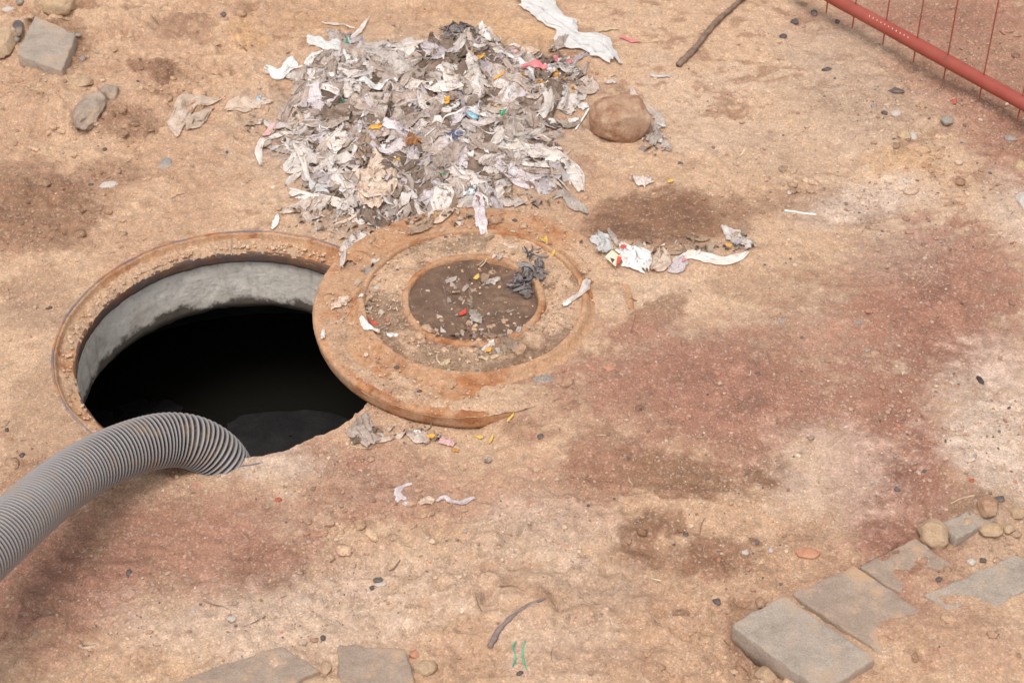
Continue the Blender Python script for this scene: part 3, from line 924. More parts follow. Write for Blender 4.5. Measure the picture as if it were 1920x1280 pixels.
def twig(name, pix, rad, mat, label, cat, group=None, lift=0.0, step=0.004, wob=0.0006, parent=None, seg=8, taper=0.6, seed=0):
    P = [G(a, b) for a, b in pix]
    P, s_ = resample(catmull(P, 10), step)
    f = np.linspace(0, 1, len(P))
    R = rad * (1 - (1 - taper) * f) * (1 + 0.18 * vn(s_ * 90, s_ * 0, s=seed + 3))
    P[:, 2] = surf(P[:, 0], P[:, 1]) * 0.5 + np.convolve(np.pad(P[:, 2], 6, mode='edge'), np.ones(13) / 13, 'valid') * 0.5 + rad * 0.75 + lift
    P[:, 0] += wob * vn(s_ * 50, s_ * 0, s=seed); P[:, 1] += wob * vn(s_ * 50, s_ * 0, s=seed + 1)
    R = R.copy(); R[0] *= .3; R[-1] *= .3
    o = tube(name, P, R, mat, parent, seg=seg)
    centre(o, P[len(P) // 2])
    return tag(o, label, cat, group)


# pavers, top left, bottom and bottom right
pslab('paving_block', [(31, 103), (66, 26), (142, 62), (117, 136)], .034, .055, M['paver2'], 'tilted grey concrete paving block with a sandy front edge at the top left', 'paving block', tilt=(-.03, -.04), seed=1, bevel=.003)
pslab('paving_block', [(1369, 1170), (1471, 1114), (1644, 1234), (1540, 1296)], .030, .055, M['paver2'], 'clean grey paving block at the lower right with its long left side exposed', 'paving block', seed=2, bevel=.004)
pslab('paving_block', [(1484, 1113), (1602, 1058), (1760, 1167), (1658, 1230)], .006, .05, M['paver'], 'dusty paving block set tight against the right side of the clean grey one', 'paving block', seed=3, tilt=(0, .0))
pslab('paving_block', [(1612, 1060), (1718, 1008), (1792, 1060), (1690, 1114)], .004, .05, M['paver'], 'mostly buried paving block below the upright tan stone', 'paving block', seed=4)
pslab('paving_block', [(1729, 1116), (1905, 1038), (1985, 1072), (1822, 1162)], .007, .05, M['paver2'], 'paving block at the right edge of the photo with a wedge of grey top showing', 'paving block', seed=5)
pslab('paving_block', [(1764, 979), (1842, 947), (1868, 975), (1792, 1008)], .009, .04, M['paver2'], 'half buried pale paving block between the upright tan stone and the reddish one', 'paving block', seed=6, tilt=(.05, -.05))
pslab('paving_slab', [(300, 1288), (444, 1236), (528, 1208), (603, 1255), (560, 1272), (480, 1340)], .012, .05, M['paver'], 'broken five sided grey paving slab at the bottom edge left of centre', 'paving slab', seed=7)
pslab('paving_block', [(631, 1206), (758, 1216), (776, 1262), (780, 1310), (640, 1312)], .016, .05, M['paver'], 'grey paving block at the bottom edge, sand heaped on its lower part', 'paving block', seed=8)

# fence with a red bottom rail
rail_z = .075
A0, A1 = at(1545, -13, rail_z), at(1930, 200, rail_z)
dr = (A1 - A0)
fence = tag(empty('fence', (A1[0], A1[1], 0)), 'red painted barrier fence at the upper right with tubular rail and thin wires', 'fence')
fo = np.array([A1[0], A1[1], 0])
s = N('red_fence_paint'); co = s.coord()
c = s.mix(s.ramp(s.noise(co, 30, 7, 0.7), [(0.55, 0.0), (0.66, 1.0)]), (.30, .060, .042), (.18, .06, .04))
c = s.mix(s.ramp(s.noise(co, 12, 5, 0.6), [(0.4, 0.0), (0.7, 0.4)]), c, (.38, .12, .085))
M['redpaint'] = s.done(c, 0.55, s.bump(s.noise(co, 160, 5), 0.001, 0.5), 0.35)
E0, E1 = A0 - dr * 1.2, A1 + dr * 0.9
Pr, sr = resample(np.array([E0, E1]), 0.02)
tube('bottom_rail', Pr, 0.0170 + 0.0004 * vn(sr * 20, sr * 0, s=4), M['redpaint'], fence, seg=28, rel=fo)
top = np.array([0, 0, 0.95])
tube('top_rail', Pr + top, 0.0195, M['redpaint'], fence, seg=20, rel=fo)
wire0 = None
xs = [1554, 1607, 1667, 1726, 1783, 1848, 1916]
ts = [(x_ - 1545) / (1930 - 1545) for x_ in xs]
stp = 0.16
ts = [ts[0] - stp * k for k in range(5, 0, -1)] + ts + [ts[-1] + stp * k for k in range(1, 5)]
for k, t_ in enumerate(ts):
    b = A0 + dr * t_
    if wire0 is None:
        Pw = np.array([[0, 0, z] for z in np.linspace(.022, 1.02, 12)])
        wire0 = tube('wire', Pw, 0.0018, M['redpaint'], fence, seg=8); o = wire0
    else:
        o = wire0.copy(); col.objects.link(o); o.parent = fence
    o.location = Vector(b - fo - np.array([0, 0, rail_z]) + np.array([-dr[1], dr[0], 0]) / np.linalg.norm(dr) * -0.0)
# white ticks of scraped paint on the rail
du = dr / np.linalg.norm(dr)
toc = CAM - (A0 + A1) / 2; toc -= du * np.dot(toc, du); toc /= np.linalg.norm(toc)
sdn = np.cross(du, toc)
TV, TF = [], []
for k in range(11):
    x_ = 1640 + 7.4 * k
    b = A0 + dr * ((x_ - 1545) / 385.)
    tl = .0045 if k < 8 else .0025
    ang0 = math.radians(-14)
    for i, aa_ in enumerate(np.linspace(ang0 - .11, ang0 + .11, 4)):
        pt = b + (toc * math.cos(aa_) + sdn * math.sin(aa_)) * .0178 * 1.0
        for e_ in (-.0011, .0011): TV.append(pt + du * (e_ + .0015 * i / 3) - fo)
    n0 = k * 8
    TF += [[n0 + 2 * i, n0 + 2 * i + 1, n0 + 2 * i + 3, n0 + 2 * i + 2] for i in range(3)]
mesh('paint_tick', TV, TF, M['whitepaint'], fence)

ROCKS = [  # px, py, width, height, turn, material, seed, tall, facet, sink, label
    (1160, 229, 112, 84, -.15, 'st_brown', 3, .85, .10, .25, 'big red brown boulder right of the rag heap'),
    (168, 205, 58, 96, -.25, 'st_grey', 5, .55, .16, .40, 'long grey angular stone below the tilted paving block'),
    (206, 172, 42, 40, .3, 'st_grey', 15, .6, .2, .4, 'pitted grey stone joined against the top of the long angular stone'),
    (108, 8, 62, 46, 0, 'st_ochre', 7, .7, .15, .35, 'pale ochre stone at the top edge above the tilted paving block'),
    (8, 75, 44, 90, 0, 'st_tan', 9, .6, .15, .35, 'tan lump cut by the left edge beside the tilted paving block'),
    (34, 52, 22, 42, .2, 'st_dark', 11, .6, .2, .35, 'dark stone wedged against the left side of the tilted paving block'),
    (29, 75, 17, 18, 0, 'st_blue', 13, .7, .1, .3, 'round grey pebble below the dark stone by the tilted paving block'),
    (38, 4, 16, 12, 0, 'st_blue', 17, .7, .1, .3, 'small blue grey pebble at the top left edge'),
    (16, 20, 26, 16, .4, 'st_pale', 19, .6, .2, .35, 'pale flat pebble at the top left corner'),
    (58, 32, 18, 12, .5, 'st_tan', 21, .7, .2, .3, 'tan pebble perched on the top corner of the tilted paving block'),
    (155, 110, 16, 14, 0, 'st_blue', 23, .7, .1, .35, 'blue grey pebble just right of the tilted paving block'),
    (184, 98, 11, 8, 0, 'st_blue', 25, .6, .1, .35, 'tiny grey pebble in the crumbly soil right of the tilted paving block'),
    (146, 66, 14, 9, 0, 'st_blue', 27, .6, .1, .35, 'small grey pebble by the right corner of the tilted paving block'),
    (150, 154, 60, 26, .2, 'st_tan', 29, .5, .2, .45, 'flat sandy clod directly above the long angular stone'),
    (310, 305, 26, 30, 0, 'st_blue', 31, .35, .1, .62, 'flat blue grey stone flush in the sand left of the heap'),
    (205, 345, 38, 18, .1, 'st_pale', 33, .35, .1, .62, 'flat pale stone sunk in the soil at the left, below the blue grey one'),
    (419, 27, 13, 9, .2, 'st_dark', 35, .6, .1, .3, 'small dark pebble on sand in the upper left, left of the heap'),
    (196, 280, 12, 8, .5, 'blackbit', 37, .5, .1, .3, 'tiny black crumb below the long angular stone'),
    (170, 346, 14, 6, 0, 'blackbit', 39, .5, .1, .3, 'thin black crumb left of the flat pale stone'),
    (1775, 226, 27, 19, -.3, 'st_blue', 41, .6, .1, .35, 'oval grey pebble under the red rail at the right'),
    (1788, 191, 14, 14, 0, 'st_red', 43, .7, .2, .3, 'small brick red fragment just under the red rail'),
    (1680, 213, 24, 14, .5, 'st_pale', 45, .5, .1, .4, 'pale flake in the gravel left of the oval grey pebble'),
    (1658, 212, 13, 10, 0, 'blackbit', 47, .7, .1, .3, 'black pebble touching the pale flake in the gravel'),
    (1638, 199, 14, 9, 0, 'st_blue', 49, .6, .1, .35, 'small blue grey pebble left of the black one in the gravel'),
    (1490, 42, 17, 14, 0, 'blackbit', 51, .7, .2, .3, 'black coal crumb nearest the top edge right of the stick'),
    (1468, 69, 18, 11, 0, 'blackbit', 53, .7, .2, .3, 'black coal crumb lower left of the other coal crumbs'),
    (1570, 41, 12, 10, 0, 'blackbit', 55, .7, .2, .3, 'black coal crumb close to the red rail'),
    (1526, 24, 14, 18, 0, 'st_dark', 57, .6, .2, .3, 'dark grey lump between the coal crumbs by the top edge'),
    (1550, 130, 22, 8, .3, 'blackbit', 59, .6, .2, .3, 'elongated dark crumb in gravel left of the red rail'),
    (1680, 170, 34, 14, -.2, 'st_dark', 61, .5, .3, .35, 'branched dark lump in gravel below the red rail'),
    (1276, 307, 12, 10, 0, 'st_dark', 63, .5, .1, .35, 'round dark brown pebble below the grey rag behind the boulder'),
    (1712, 255, 18, 24, .2, 'st_pale', 65, .5, .2, .4, 'pale chip stuck in the ochre mound in the upper right'),
    (1695, 252, 30, 26, 0, 'st_ochre', 67, .5, .2, .5, 'ochre earth clod left of the pale chip in the upper right'),
    (1700, 340, 14, 10, 0, 'st_pale', 69, .5, .2, .4, 'small pale pebble in the whitish gravel at the right'),
    (1480, 361, 11, 11, 0, 'st_pale', 71, .6, .2, .35, 'tiny white pebble above the thin white stick on the right'),
    (1895, 258, 26, 14, -.3, 'st_blue', 73, .5, .1, .45, 'flat grey pebble at the right edge below the rail'),
    (1915, 310, 30, 30, 0, 'st_ochre', 75, .6, .2, .4, 'ochre clod cut by the right edge'),
    (1917, 375, 26, 40, 0, 'st_pale', 77, .6, .2, .4, 'whitish lump cut by the right edge below the ochre clod'),
    (1143, 690, 20, 12, 0, 'st_brick', 79, .5, .1, .4, 'small brick orange chip right of the flat grey stone below the cover'),
    (1017, 711, 46, 22, .15, 'st_blue', 81, .3, .05, .55, 'flat blue grey chip on the sand at the lower right of the cover'),
    (1610, 605, 16, 9, 0, 'st_blue', 83, .5, .1, .4, 'blue grey pebble beside a tiny red crumb in the right middle'),
    (1467, 601, 24, 9, .3, 'st_blue', 85, .4, .1, .4, 'thin blue grey chip on the sand right of the cover'),
    (1522, 820, 13, 11, 0, 'st_grey', 87, .7, .1, .3, 'small grey pebble at the edge of the painted reddish haze'),
    (1516, 1037, 50, 22, .12, 'st_brick', 89, .35, .15, .35, 'flat orange brick shard above the clean grey paving block'),
    (1750, 1000, 60, 56, .5, 'st_tan', 91, .95, .28, .2, 'upright tan stone standing at the corner of the half buried block'),
    (1852, 950, 42, 42, -.4, 'st_brown', 93, .8, .25, .25, 'angular reddish stone at the upper end of the half buried pale block'),
    (1873, 935, 22, 14, 0, 'st_dark', 95, .6, .2, .3, 'dark pebble just right of the angular reddish stone'),
    (1905, 962, 30, 24, 0, 'st_tan', 97, .7, .25, .3, 'tan clod at the right edge beside the angular reddish stone'),
    (1815, 985, 44, 34, 0, 'st_tan', 99, .6, .2, .35, 'rounded sandy clod lying on the half buried pale block'),
    (1855, 992, 50, 30, .2, 'st_ochre', 101, .6, .25, .35, 'crumbly ochre clod right of the rounded sandy clod'),
    (1890, 990, 26, 20, 0, 'st_tan', 103, .6, .2, .35, 'small clod right of the crumbly ochre one at the right edge'),
    (1822, 1052, 20, 14, 0, 'st_pale', 105, .6, .2, .35, 'pale pebble on the sand above the wedge shaped paving block'),
    (1843, 1050, 16, 10, 0, 'st_dark', 107, .6, .2, .35, 'dark pebble beside the pale one above the wedge shaped paving block'),
    (1760, 1085, 15, 9, .3, 'blackbit', 109, .6, .1, .3, 'black pebble left of the wedge shaped paving block'),
    (1777, 1066, 16, 16, 0, 'st_brown', 111, .5, .1, .4, 'brown pebble half sunk in sand above the black one'),
    (1344, 1126, 18, 12, -.5, 'blackbit', 113, .6, .1, .3, 'black pebble upper left of the clean grey paving block'),
    (1397, 1036, 17, 12, 0, 'st_pale', 115, .7, .1, .3, 'small whitish pebble left of the orange brick shard'),
    (1445, 1031, 12, 10, 0, 'st_pale', 117, .7, .1, .3, 'tiny white pebble between the whitish pebble and the brick shard'),
    (1285, 1001, 13, 9, 0, 'st_dark', 119, .6, .1, .3, 'tiny dark pebble right of the damp footprint stains'),
    (1330, 1258, 18, 10, .3, 'st_ochre', 121, .6, .2, .3, 'shiny cream chip by the lower left side of the clean grey block'),
    (1440, 1262, 46, 34, 0, 'st_tan', 123, .55, .25, .35, 'tan clod against the exposed side of the clean grey block'),
    (1385, 1262, 36, 26, 0, 'st_brown', 125, .5, .25, .35, 'brown clod left of the tan clod near the bottom edge'),
    (797, 1250, 44, 30, .1, 'st_tan', 127, .6, .15, .35, 'rounded tan stone right of the sandy paving block at the bottom'),
    (778, 1226, 24, 17, -.2, 'st_brick', 129, .6, .15, .35, 'small orange brown stone above the rounded tan one'),
    (590, 1274, 60, 20, 0, 'st_tan', 131, .5, .2, .4, 'flat tan clod at the bottom edge between the two paving pieces'),
    (612, 1250, 22, 30, 0, 'st_tan', 133, .5, .2, .4, 'small clod filling the gap between the two bottom paving pieces'),
    (606, 1195, 13, 10, 0, 'blackbit', 135, .6, .1, .3, 'black pebble above the gap between the bottom paving pieces'),
    (590, 1199, 18, 9, 0, 'st_brown', 137, .6, .1, .35, 'brown pebble left of the black one above the bottom slab'),
    (708, 1086, 20, 10, 0, 'st_dark', 139, .6, .1, .35, 'dark flat pebble in the crumbly soil below centre'),
    (714, 1094, 26, 10, 0, 'st_pale', 141, .4, .1, .45, 'pale flat pebble tucked under the dark one below centre'),
    (362, 1146, 10, 8, 0, 'st_pale', 143, .6, .1, .3, 'white pebble in the lower left grit'),
    (434, 1160, 18, 14, 0, 'st_pale', 145, .5, .1, .35, 'greenish white pebble in the lower left grit right of the white one'),
    (242, 1073, 12, 18, .4, 'st_dark', 147, .5, .1, .35, 'dark oval pebble on the painted red haze at the lower left'),
    (522, 936, 14, 10, 0, 'st_red', 149, .6, .1, .35, 'small brick red crumb below the opening of the manhole'),
    (41, 853, 11, 12, 0, 'blackbit', 151, .6, .1, .3, 'black pebble on the sand between the left edge and the hose'),
    (93, 577, 15, 8, .2, 'blackbit', 153, .6, .3, .3, 'black bent crumb on the sand left of the frame'),
    (13, 806, 9, 8, 0, 'blackbit', 155, .6, .1, .3, 'tiny black crumb near the left edge above the hose'),
    (1837, 712, 11, 22, .35, 'bark', 157, .5, .2, .3, 'dark bark piece standing out of pale gravel at the right'),
    (1822, 900, 12, 8, 0, 'st_red', 159, .6, .1, .3, 'bright red crumb on the gravel at the lower right'),
    (1014, 817, 16, 10, 0, 'st_dark', 161, .6, .1, .35, 'dark purple pebble below the cover'),
    (975, 1262, 18, 12, .5, 'blackbit', 163, .6, .1, .3, 'black pebble near the bottom edge below the green twines'),
    (712, 802, 18, 12, 0, 'st_brown', 165, .6, .2, .35, 'brown crumb beside the rag wedged under the cover edge'),
    (1420, 700, 12, 8, 0, 'st_dark', 167, .5, .2, .4, 'dark pebble in the middle of the painted reddish haze'),
    (870, 955, 16, 9, 0, 'st_tan', 169, .5, .2, .4, 'small tan crumb below the torn translucent wipe'),
]
for px, py, w_, h_, an, mt, sd_, tall, fac, sink, lab in ROCKS:
    big = max(w_, h_)
    rock('stone' if 'clod' not in lab else 'earth_clod', px, py, w_, h_, an, M[mt], lab, 'stone' if 'clod' not in lab else 'clod', tall=tall, seed=sd_, sub=5 if big > 70 else (4 if big > 28 else (3 if big > 19 else 2)),
         facet=fac, sink=sink, lump=.22 if big > 19 else .6)

# sticks, straws and twine
twig('stick', [(1271, 127), (1300, 98), (1325, 66), (1352, 36), (1378, 14), (1402, -8), (1440, -40)], .0085, M['stick'], 'bent weathered stick lying at the top right of the rag heap', 'stick', taper=.7, seed=3)
twig('rubber_strip', [(918, 1216), (930, 1186), (955, 1160), (985, 1138), (1025, 1120)], .0062, M['swarf'], 'dark curved strip half buried near the bottom centre', 'strip', taper=.4, seed=5, lift=-.0045)
twig('twine', [(968, 1198), (962, 1214), (967, 1232), (961, 1252)], .0016, M['twine'], 'left one of two short green twine ends near the bottom', 'twine', taper=1, seed=7)
twig('twine', [(985, 1200), (981, 1218), (980, 1236), (988, 1256)], .0016, M['twine'], 'right one of two short green twine ends near the bottom', 'twine', taper=1, seed=8)
twig('white_stick', [(1470, 395), (1500, 400), (1531, 404)], .0022, M['plaster'], 'thin white stick lying alone on the right of the heap', 'stick', taper=1, seed=9, wob=.0002)
twig('cotton_swab_stick', [(1079, 246), (1092, 226), (1105, 205)], .0025, M['plaster'], 'white swab stick lying left of the boulder', 'stick', taper=1, seed=10, wob=.0001, lift=.002)
twig('straw', [(900, 503), (918, 487), (938, 474)], .0016, M['straw'], 'dry grass stalk across the upper edge of the inner ring of the cover', 'straw', seed=11, lift=.002)
twig('straw', [(1240, 76), (1208, 80), (1190, 72)], .0016, M['straw'], 'dry stalk ending at the pink scrap in the upper right of the heap', 'straw', seed=12)
twig('straw', [(1828, 928), (1800, 935), (1782, 945)], .0014, M['straw'], 'yellow dry straw above the paving blocks at the right', 'straw', seed=13)
twig('straw', [(852, 648), (862, 650), (872, 647)], .0016, M['twine'], 'upper one of two green plastic threads in the lower recess of the cover', 'thread', seed=14, taper=1)
twig('straw', [(850, 666), (864, 662), (876, 665)], .0016, M['twine'], 'lower one of two green plastic threads in the lower recess of the cover', 'thread', seed=15, taper=1)
twig('twig', [(936, 1098), (960, 1100), (982, 1106)], .0016, M['stick'], 'thin brown twig above the curved dark strip', 'twig', seed=16)
twig('twig', [(380, 1125), (400, 1134), (430, 1142)], .0018, M['stick'], 'thin dark twig in the lower left grit', 'twig', seed=17)
twig('twig', [(1638, 54), (1650, 47), (1664, 40)], .0022, M['stick'], 'short twig poking out from under the red rail', 'twig', seed=18, lift=.004)


# ------------------------------------------------------------------ rags, wipes and paper
STEP = .0035
SX0, SY0 = float(HEAPW[:, 0].min() - .12), float(HEAPW[:, 1].min() - .12)
SNX, SNY = int((HEAPW[:, 0].max() + .12 - SX0) / STEP), int((HEAPW[:, 1].max() + .12 - SY0) / STEP)
_X, _Y = np.meshgrid(SX0 + STEP * np.arange(SNX), SY0 + STEP * np.arange(SNY), indexing='ij')
STACK = surf(_X.ravel(), _Y.ravel()).reshape(SNX, SNY)


def stacked(x, y):
    """like surf, but counting the wipes already laid down in and around the heap"""
    b = surf(x, y)
    fx = (x - SX0) / STEP; fy = (y - SY0) / STEP
    ok = (fx > 1) & (fy > 1) & (fx < SNX - 2) & (fy < SNY - 2)
    if ok.any():
        fx, fy = fx[ok], fy[ok]; i = fx.astype(int); j = fy.astype(int); tx = fx - i; ty = fy - j
        v = (STACK[i, j] * (1 - tx) + STACK[i + 1, j] * tx) * (1 - ty) + (STACK[i, j + 1] * (1 - tx) + STACK[i + 1, j + 1] * tx) * ty
        b[ok] = np.maximum(b[ok], v)
    return b


def lay(x, y, z):
    i = np.rint((x.ravel() - SX0) / STEP).astype(int); j = np.rint((y.ravel() - SY0) / STEP).astype(int)
    ok = (i >= 0) & (j >= 0) & (i < SNX) & (j < SNY)
    np.maximum.at(STACK, (i[ok], j[ok]), z.ravel()[ok])


def rag_mesh(name, c, L, W, ang, mat, seed, nu=26, nv=14, bend=0.6, fold=1.0, comp=0.75, lift=0.004, tail=(0.35, 0.5), thick=0.006, rise=0.0, flat=False, base=None, layers=4, spine=None, ragged=0.25):
    """a wet, crumpled sheet: folds run along its length and gather where it is pinched; it drapes over what lies below"""
    r_ = np.random.default_rng(seed)
    u = np.linspace(0, 1, nu); v = np.linspace(-1, 1, nv)
    U, Vv = np.meshgrid(u, v, indexing='ij')
    if spine is None:
        th = ang + bend * (vn(u * 1.6 + seed, u * 0, s=seed) * 1.3)
        sx = np.cumsum(np.cos(th)) * L / nu; sy = np.cumsum(np.sin(th)) * L / nu
        sx -= sx.mean(); sy -= sy.mean(); sx += c[0]; sy += c[1]
    else:
        P, _ = resample(catmull(np.array([[a, b, 0] for a, b in spine]), 12), 1e-3)
        idx = np.linspace(0, len(P) - 1, nu); sx = np.interp(idx, np.arange(len(P)), P[:, 0]); sy = np.interp(idx, np.arange(len(P)), P[:, 1])
        th = np.arctan2(np.gradient(sy), np.gradient(sx)); L = np.hypot(np.diff(sx), np.diff(sy)).sum()
        th = np.unwrap(th)
    wpro = tail[0] + (1 - tail[0]) * np.sin(np.clip(u / max(tail[1], .01), 0, 1) * math.pi / 2)
    wpro = wpro * (tail[0] * 0.8 + (1 - tail[0] * .8) * np.sin(np.clip((1 - u) / max(1 - tail[1], .2) * 1.6, 0, 1) * math.pi / 2))
    wl = wpro * (1 + ragged * fbm(u * 7 + seed, u * 0, s=seed + 1, o=3)); wr = wpro * (1 + ragged * fbm(u * 7 - seed, u * 0, s=seed + 2, o=3))
    half = np.where(Vv < 0, wl[:, None], wr[:, None]) * W / 2
    gath = np.clip(1.2 - wpro, 0.15, 1)[:, None]
    kf = r_.uniform(1.4, 2.8)
    fo_ = fbm(Vv * kf + seed * 1.7, U * 1.7 + seed, s=seed + 3, o=3, g=.55)
    ridge = 1 - np.abs(fo_) * 2.4
    fine = fbm(Vv * 5 + seed, U * 5 * L / max(W, .01) * .6, s=seed + 4, o=3, g=.6)
    lat = Vv * half * comp + 0.34 * half * fbm(Vv * 2.5 + seed, U * 5, s=seed + 6, o=3)
    fl = fbm(Vv * 1.5 + seed, U * 5, s=seed + 7, o=2) * W * .22
    hgt = 0.62 * thick * fold * (ridge * (0.5 + 0.5 * gath) + 0.40 * fine + .4)
    edge = 1 - np.abs(Vv) ** 3 * 0.8
    hgt = hgt * edge
    nx, ny = -np.sin(th)[:, None], np.cos(th)[:, None]; tx, ty = np.cos(th)[:, None], np.sin(th)[:, None]
    x = sx[:, None] + nx * lat + tx * fl; y = sy[:, None] + ny * lat + ty * fl
    b = stacked(x.ravel(), y.ravel()).reshape(x.shape)
    # cloth spans the smallest hollows
    bs = b.copy()
    for _ in range(1 if flat else layers):
        q = np.pad(bs, 1, mode='edge'); bs = (q[:-2, 1:-1] + q[2:, 1:-1] + q[1:-1, :-2] + q[1:-1, 2:] + bs) / 5
    b = np.maximum(bs, b - .004)
    z = b + lift + np.maximum(hgt, 0.0004) + rise * (U - .4)
    lay(x, y, z)
    o = mesh(name, np.stack([x, y, z], -1).reshape(-1, 3), grid_faces(nu, nv), mat)
    return centre(o, (float(sx.mean()), float(sy.mean()), float(b.mean())))


def rag(px, py, L, W, deg, mat, label, cat='rag', name='rag', seed=0, **kw):
    """L, W in pixels of the photograph; deg: direction of its length as seen, counter-clockwise"""
    q = G(px, py); k = pxm(q)
    dx, dy = math.cos(math.radians(deg)), math.sin(math.radians(deg)) / 0.68
    ln = math.hypot(dx, dy)
    cx_, cy_ = -math.sin(math.radians(deg)), math.cos(math.radians(deg)) / .68
    o = rag_mesh(name, q, L / k * ln, W / k * math.hypot(cx_, cy_), math.atan2(dy, dx), M[mat], seed, **kw)
    return tag(o, label, cat)


def ragline(pix, W, mat, label, cat='rag', name='rag', seed=0, **kw):
    P = [tuple(G(a, b)[:2]) for a, b in pix]
    k = pxm(G(*pix[len(pix) // 2]))
    o = rag_mesh(name, None, 1, W / k * 1.2, 0, M[mat], seed, spine=P, **kw)
    return tag(o, label, cat)


# pulp that fills the heap between the wipes
hx = np.arange(HEAPW[:, 0].min() - .05, HEAPW[:, 0].max() + .05, .004); hy = np.arange(HEAPW[:, 1].min() - .05, HEAPW[:, 1].max() + .05, .004)
X, Y = np.meshgrid(hx, hy, indexing='ij'); xf, yf = X.ravel(), Y.ravel()
hh_, dd_ = heap(xf, yf)
g_ = ground_h(xf, yf); rc_ = np.hypot(xf - CC[0], yf - CC[1])
g_ = np.where(rc_ < R_COV, np.maximum(g_, cover_top(rc_)), g_)
z_ = g_ + hh_ + .007 * (1 - 2 * np.abs(fbm(xf * 34, yf * 34, s=131, o=3))) * sstep(-.02, .03, dd_) + .003 * vn(xf * 120, yf * 120, s=132) - .004 - .02 * sstep(.02, -.03, dd_ + .015 * vn(xf * 30, yf * 30, s=133))
Vv = np.stack([xf, yf, z_], 1); Ff = grid_faces(len(hx), len(hy))
dm = dd_[Ff].mean(1) > -.04
Ff = Ff[dm]
cc = np.ones((len(Vv), 4)); mixn = (.5 + .5 * fbm(xf * 22, yf * 22, s=135, o=4))[:, None]
cc[:, :3] = np.array([.11, .07, .05]) * (1 - mixn) + np.array([.34, .25, .19]) * mixn
s = N('fibrous_pulp'); co = s.coord(); a_ = s.n('VertexColor', layer_name='Col')
c = s.mix(0.8, a_.outputs['Color'], s.mix(1.0, a_.outputs['Color'], s.ramp(s.noise(co, 110, 7, .75, 1.5), [(.3, .5), (.7, 1.5)]), 'MULTIPLY'))
M['pulp'] = s.done(c, .9, s.bump(s.noise(co, 140, 7, .75, 1.2), .006, .8))
us = np.unique(Ff); rm = -np.ones(len(Vv), int); rm[us] = np.arange(len(us))
pulp = mesh('wipe_pulp', Vv[us], rm[Ff], M['pulp'], color=cc[us])
tag(pulp, 'matted brownish grey pulp filling the heap of wipes behind the cover', 'pulp', kind='stuff')

HG = 'crumpled wet wipes piled in the heap'
xs_, ys_ = [p[0] for p in HEAP], [p[1] for p in HEAP]
r_ = np.random.default_rng(5)
HP = np.array(HEAP, float)
kinds = [('greige', 'greyish beige', .40), ('pale', 'pale', .32), ('lavender', 'lavender grey', .10), ('white', 'white', .05), ('brown', 'brown stained', .14), ('grey', 'dull grey', .04)]
pk = np.array([k_[2] for k_ in kinds]); pk /= pk.sum()
cnt_ = 0
placed = []
while cnt_ < 270:
    px, py = r_.uniform(485, 1105), r_.uniform(60, 405)
    if poly_dist(np.array([px]), np.array([py]), HP)[0] < r_.choice([6, 3, -4]): continue
    if any(abs(px - a) < 13 and abs(py - b) < 9 for a, b in placed[-400:]) and r_.random() < .93: continue
    placed.append((px, py))
    ki = r_.choice(len(kinds), p=pk)
    big = r_.random()
    if kinds[ki][0] == 'white': Lp, Wp, sh = r_.uniform(22, 46), r_.uniform(12, 22), 'small'
    elif big < .26: Lp, Wp, sh = r_.uniform(70, 115), r_.uniform(22, 34), 'long folded'
    elif big < .42: Lp, Wp, sh = r_.uniform(45, 72), r_.uniform(30, 46), 'broad crumpled'
    elif big < .55: Lp, Wp, sh = r_.uniform(30, 44), r_.uniform(18, 28), 'small crumpled'
    else: Lp, Wp, sh = r_.uniform(65, 120), r_.uniform(10, 20), 'narrow twisted'
    row = 'upper' if py < 190 else ('middle' if py < 290 else 'lower')
    colm = 'far left' if px < 620 else ('left' if px < 750 else ('centre' if px < 870 else ('right' if px < 980 else 'far right')))
    o = rag(px, py + 14, Lp, Wp, r_.uniform(0, 180), kinds[ki][0], '%s %s wipe in the %s %s of the rag heap' % (sh, kinds[ki][1], row, colm), 'wet wipe', 'wet_wipe', seed=1000 + cnt_, nu=34, nv=18, bend=r_.uniform(.3, 1.8), fold=r_.uniform(1.1, 2.1) * (1.35 if sh == 'narrow twisted' else 1),
            lift=r_.uniform(.0, .003), layers=9, tail=(r_.uniform(.3, .95), r_.uniform(.2, .8)), thick=r_.uniform(.005, .010), rise=r_.uniform(-.004, .009), ragged=r_.uniform(.08, .35), comp=r_.uniform(.65, 1.0))
    o['group'] = HG
    cnt_ += 1

# single rags and papers one can tell apart
ragline([(972, 4), (1000, 14), (1030, 30), (1062, 52), (1082, 70), (1110, 82), (1135, 98), (1152, 122)], 46, 'white', 'long bright white crumpled paper at the top right of the heap, the largest white piece', 'paper', 'paper', 301, nu=60, nv=24, fold=1.5, thick=.010, comp=.95, tail=(.5, .3), ragged=1.1, lift=0.0060)
ragline([(500, 134), (520, 141), (540, 134), (549, 116)], 30, 'white', 'small white crumpled paper lying apart at the left of the heap', 'paper', 'paper', 302, tail=(.2, .6), fold=1.6, thick=.01)
ragline([(575, 74), (597, 82), (615, 90), (640, 96)], 26, 'white', 'white crumpled tissue at the upper left corner of the heap', 'tissue', 'tissue', 303, tail=(.6, .3), fold=1.3, thick=.01, lift=0.0030)
ragline([(604, 44), (630, 48), (665, 56)], 7, 'pale', 'thin white strand pointing left from the top of the heap', 'strand', 'strand', 304, tail=(.3, .5), fold=.8)
ragline([(692, 38), (680, 54), (668, 68), (658, 82)], 14, 'pale', 'twisted white strand pointing up from the top left of the heap', 'strand', 'strand', 305, tail=(.2, .6), fold=1.3)
ragline([(606, 104), (588, 112), (575, 122), (577, 142)], 10, 'white', 'curved white strip at the left upper side of the heap', 'strip', 'strip', 306, lift=0.0030)
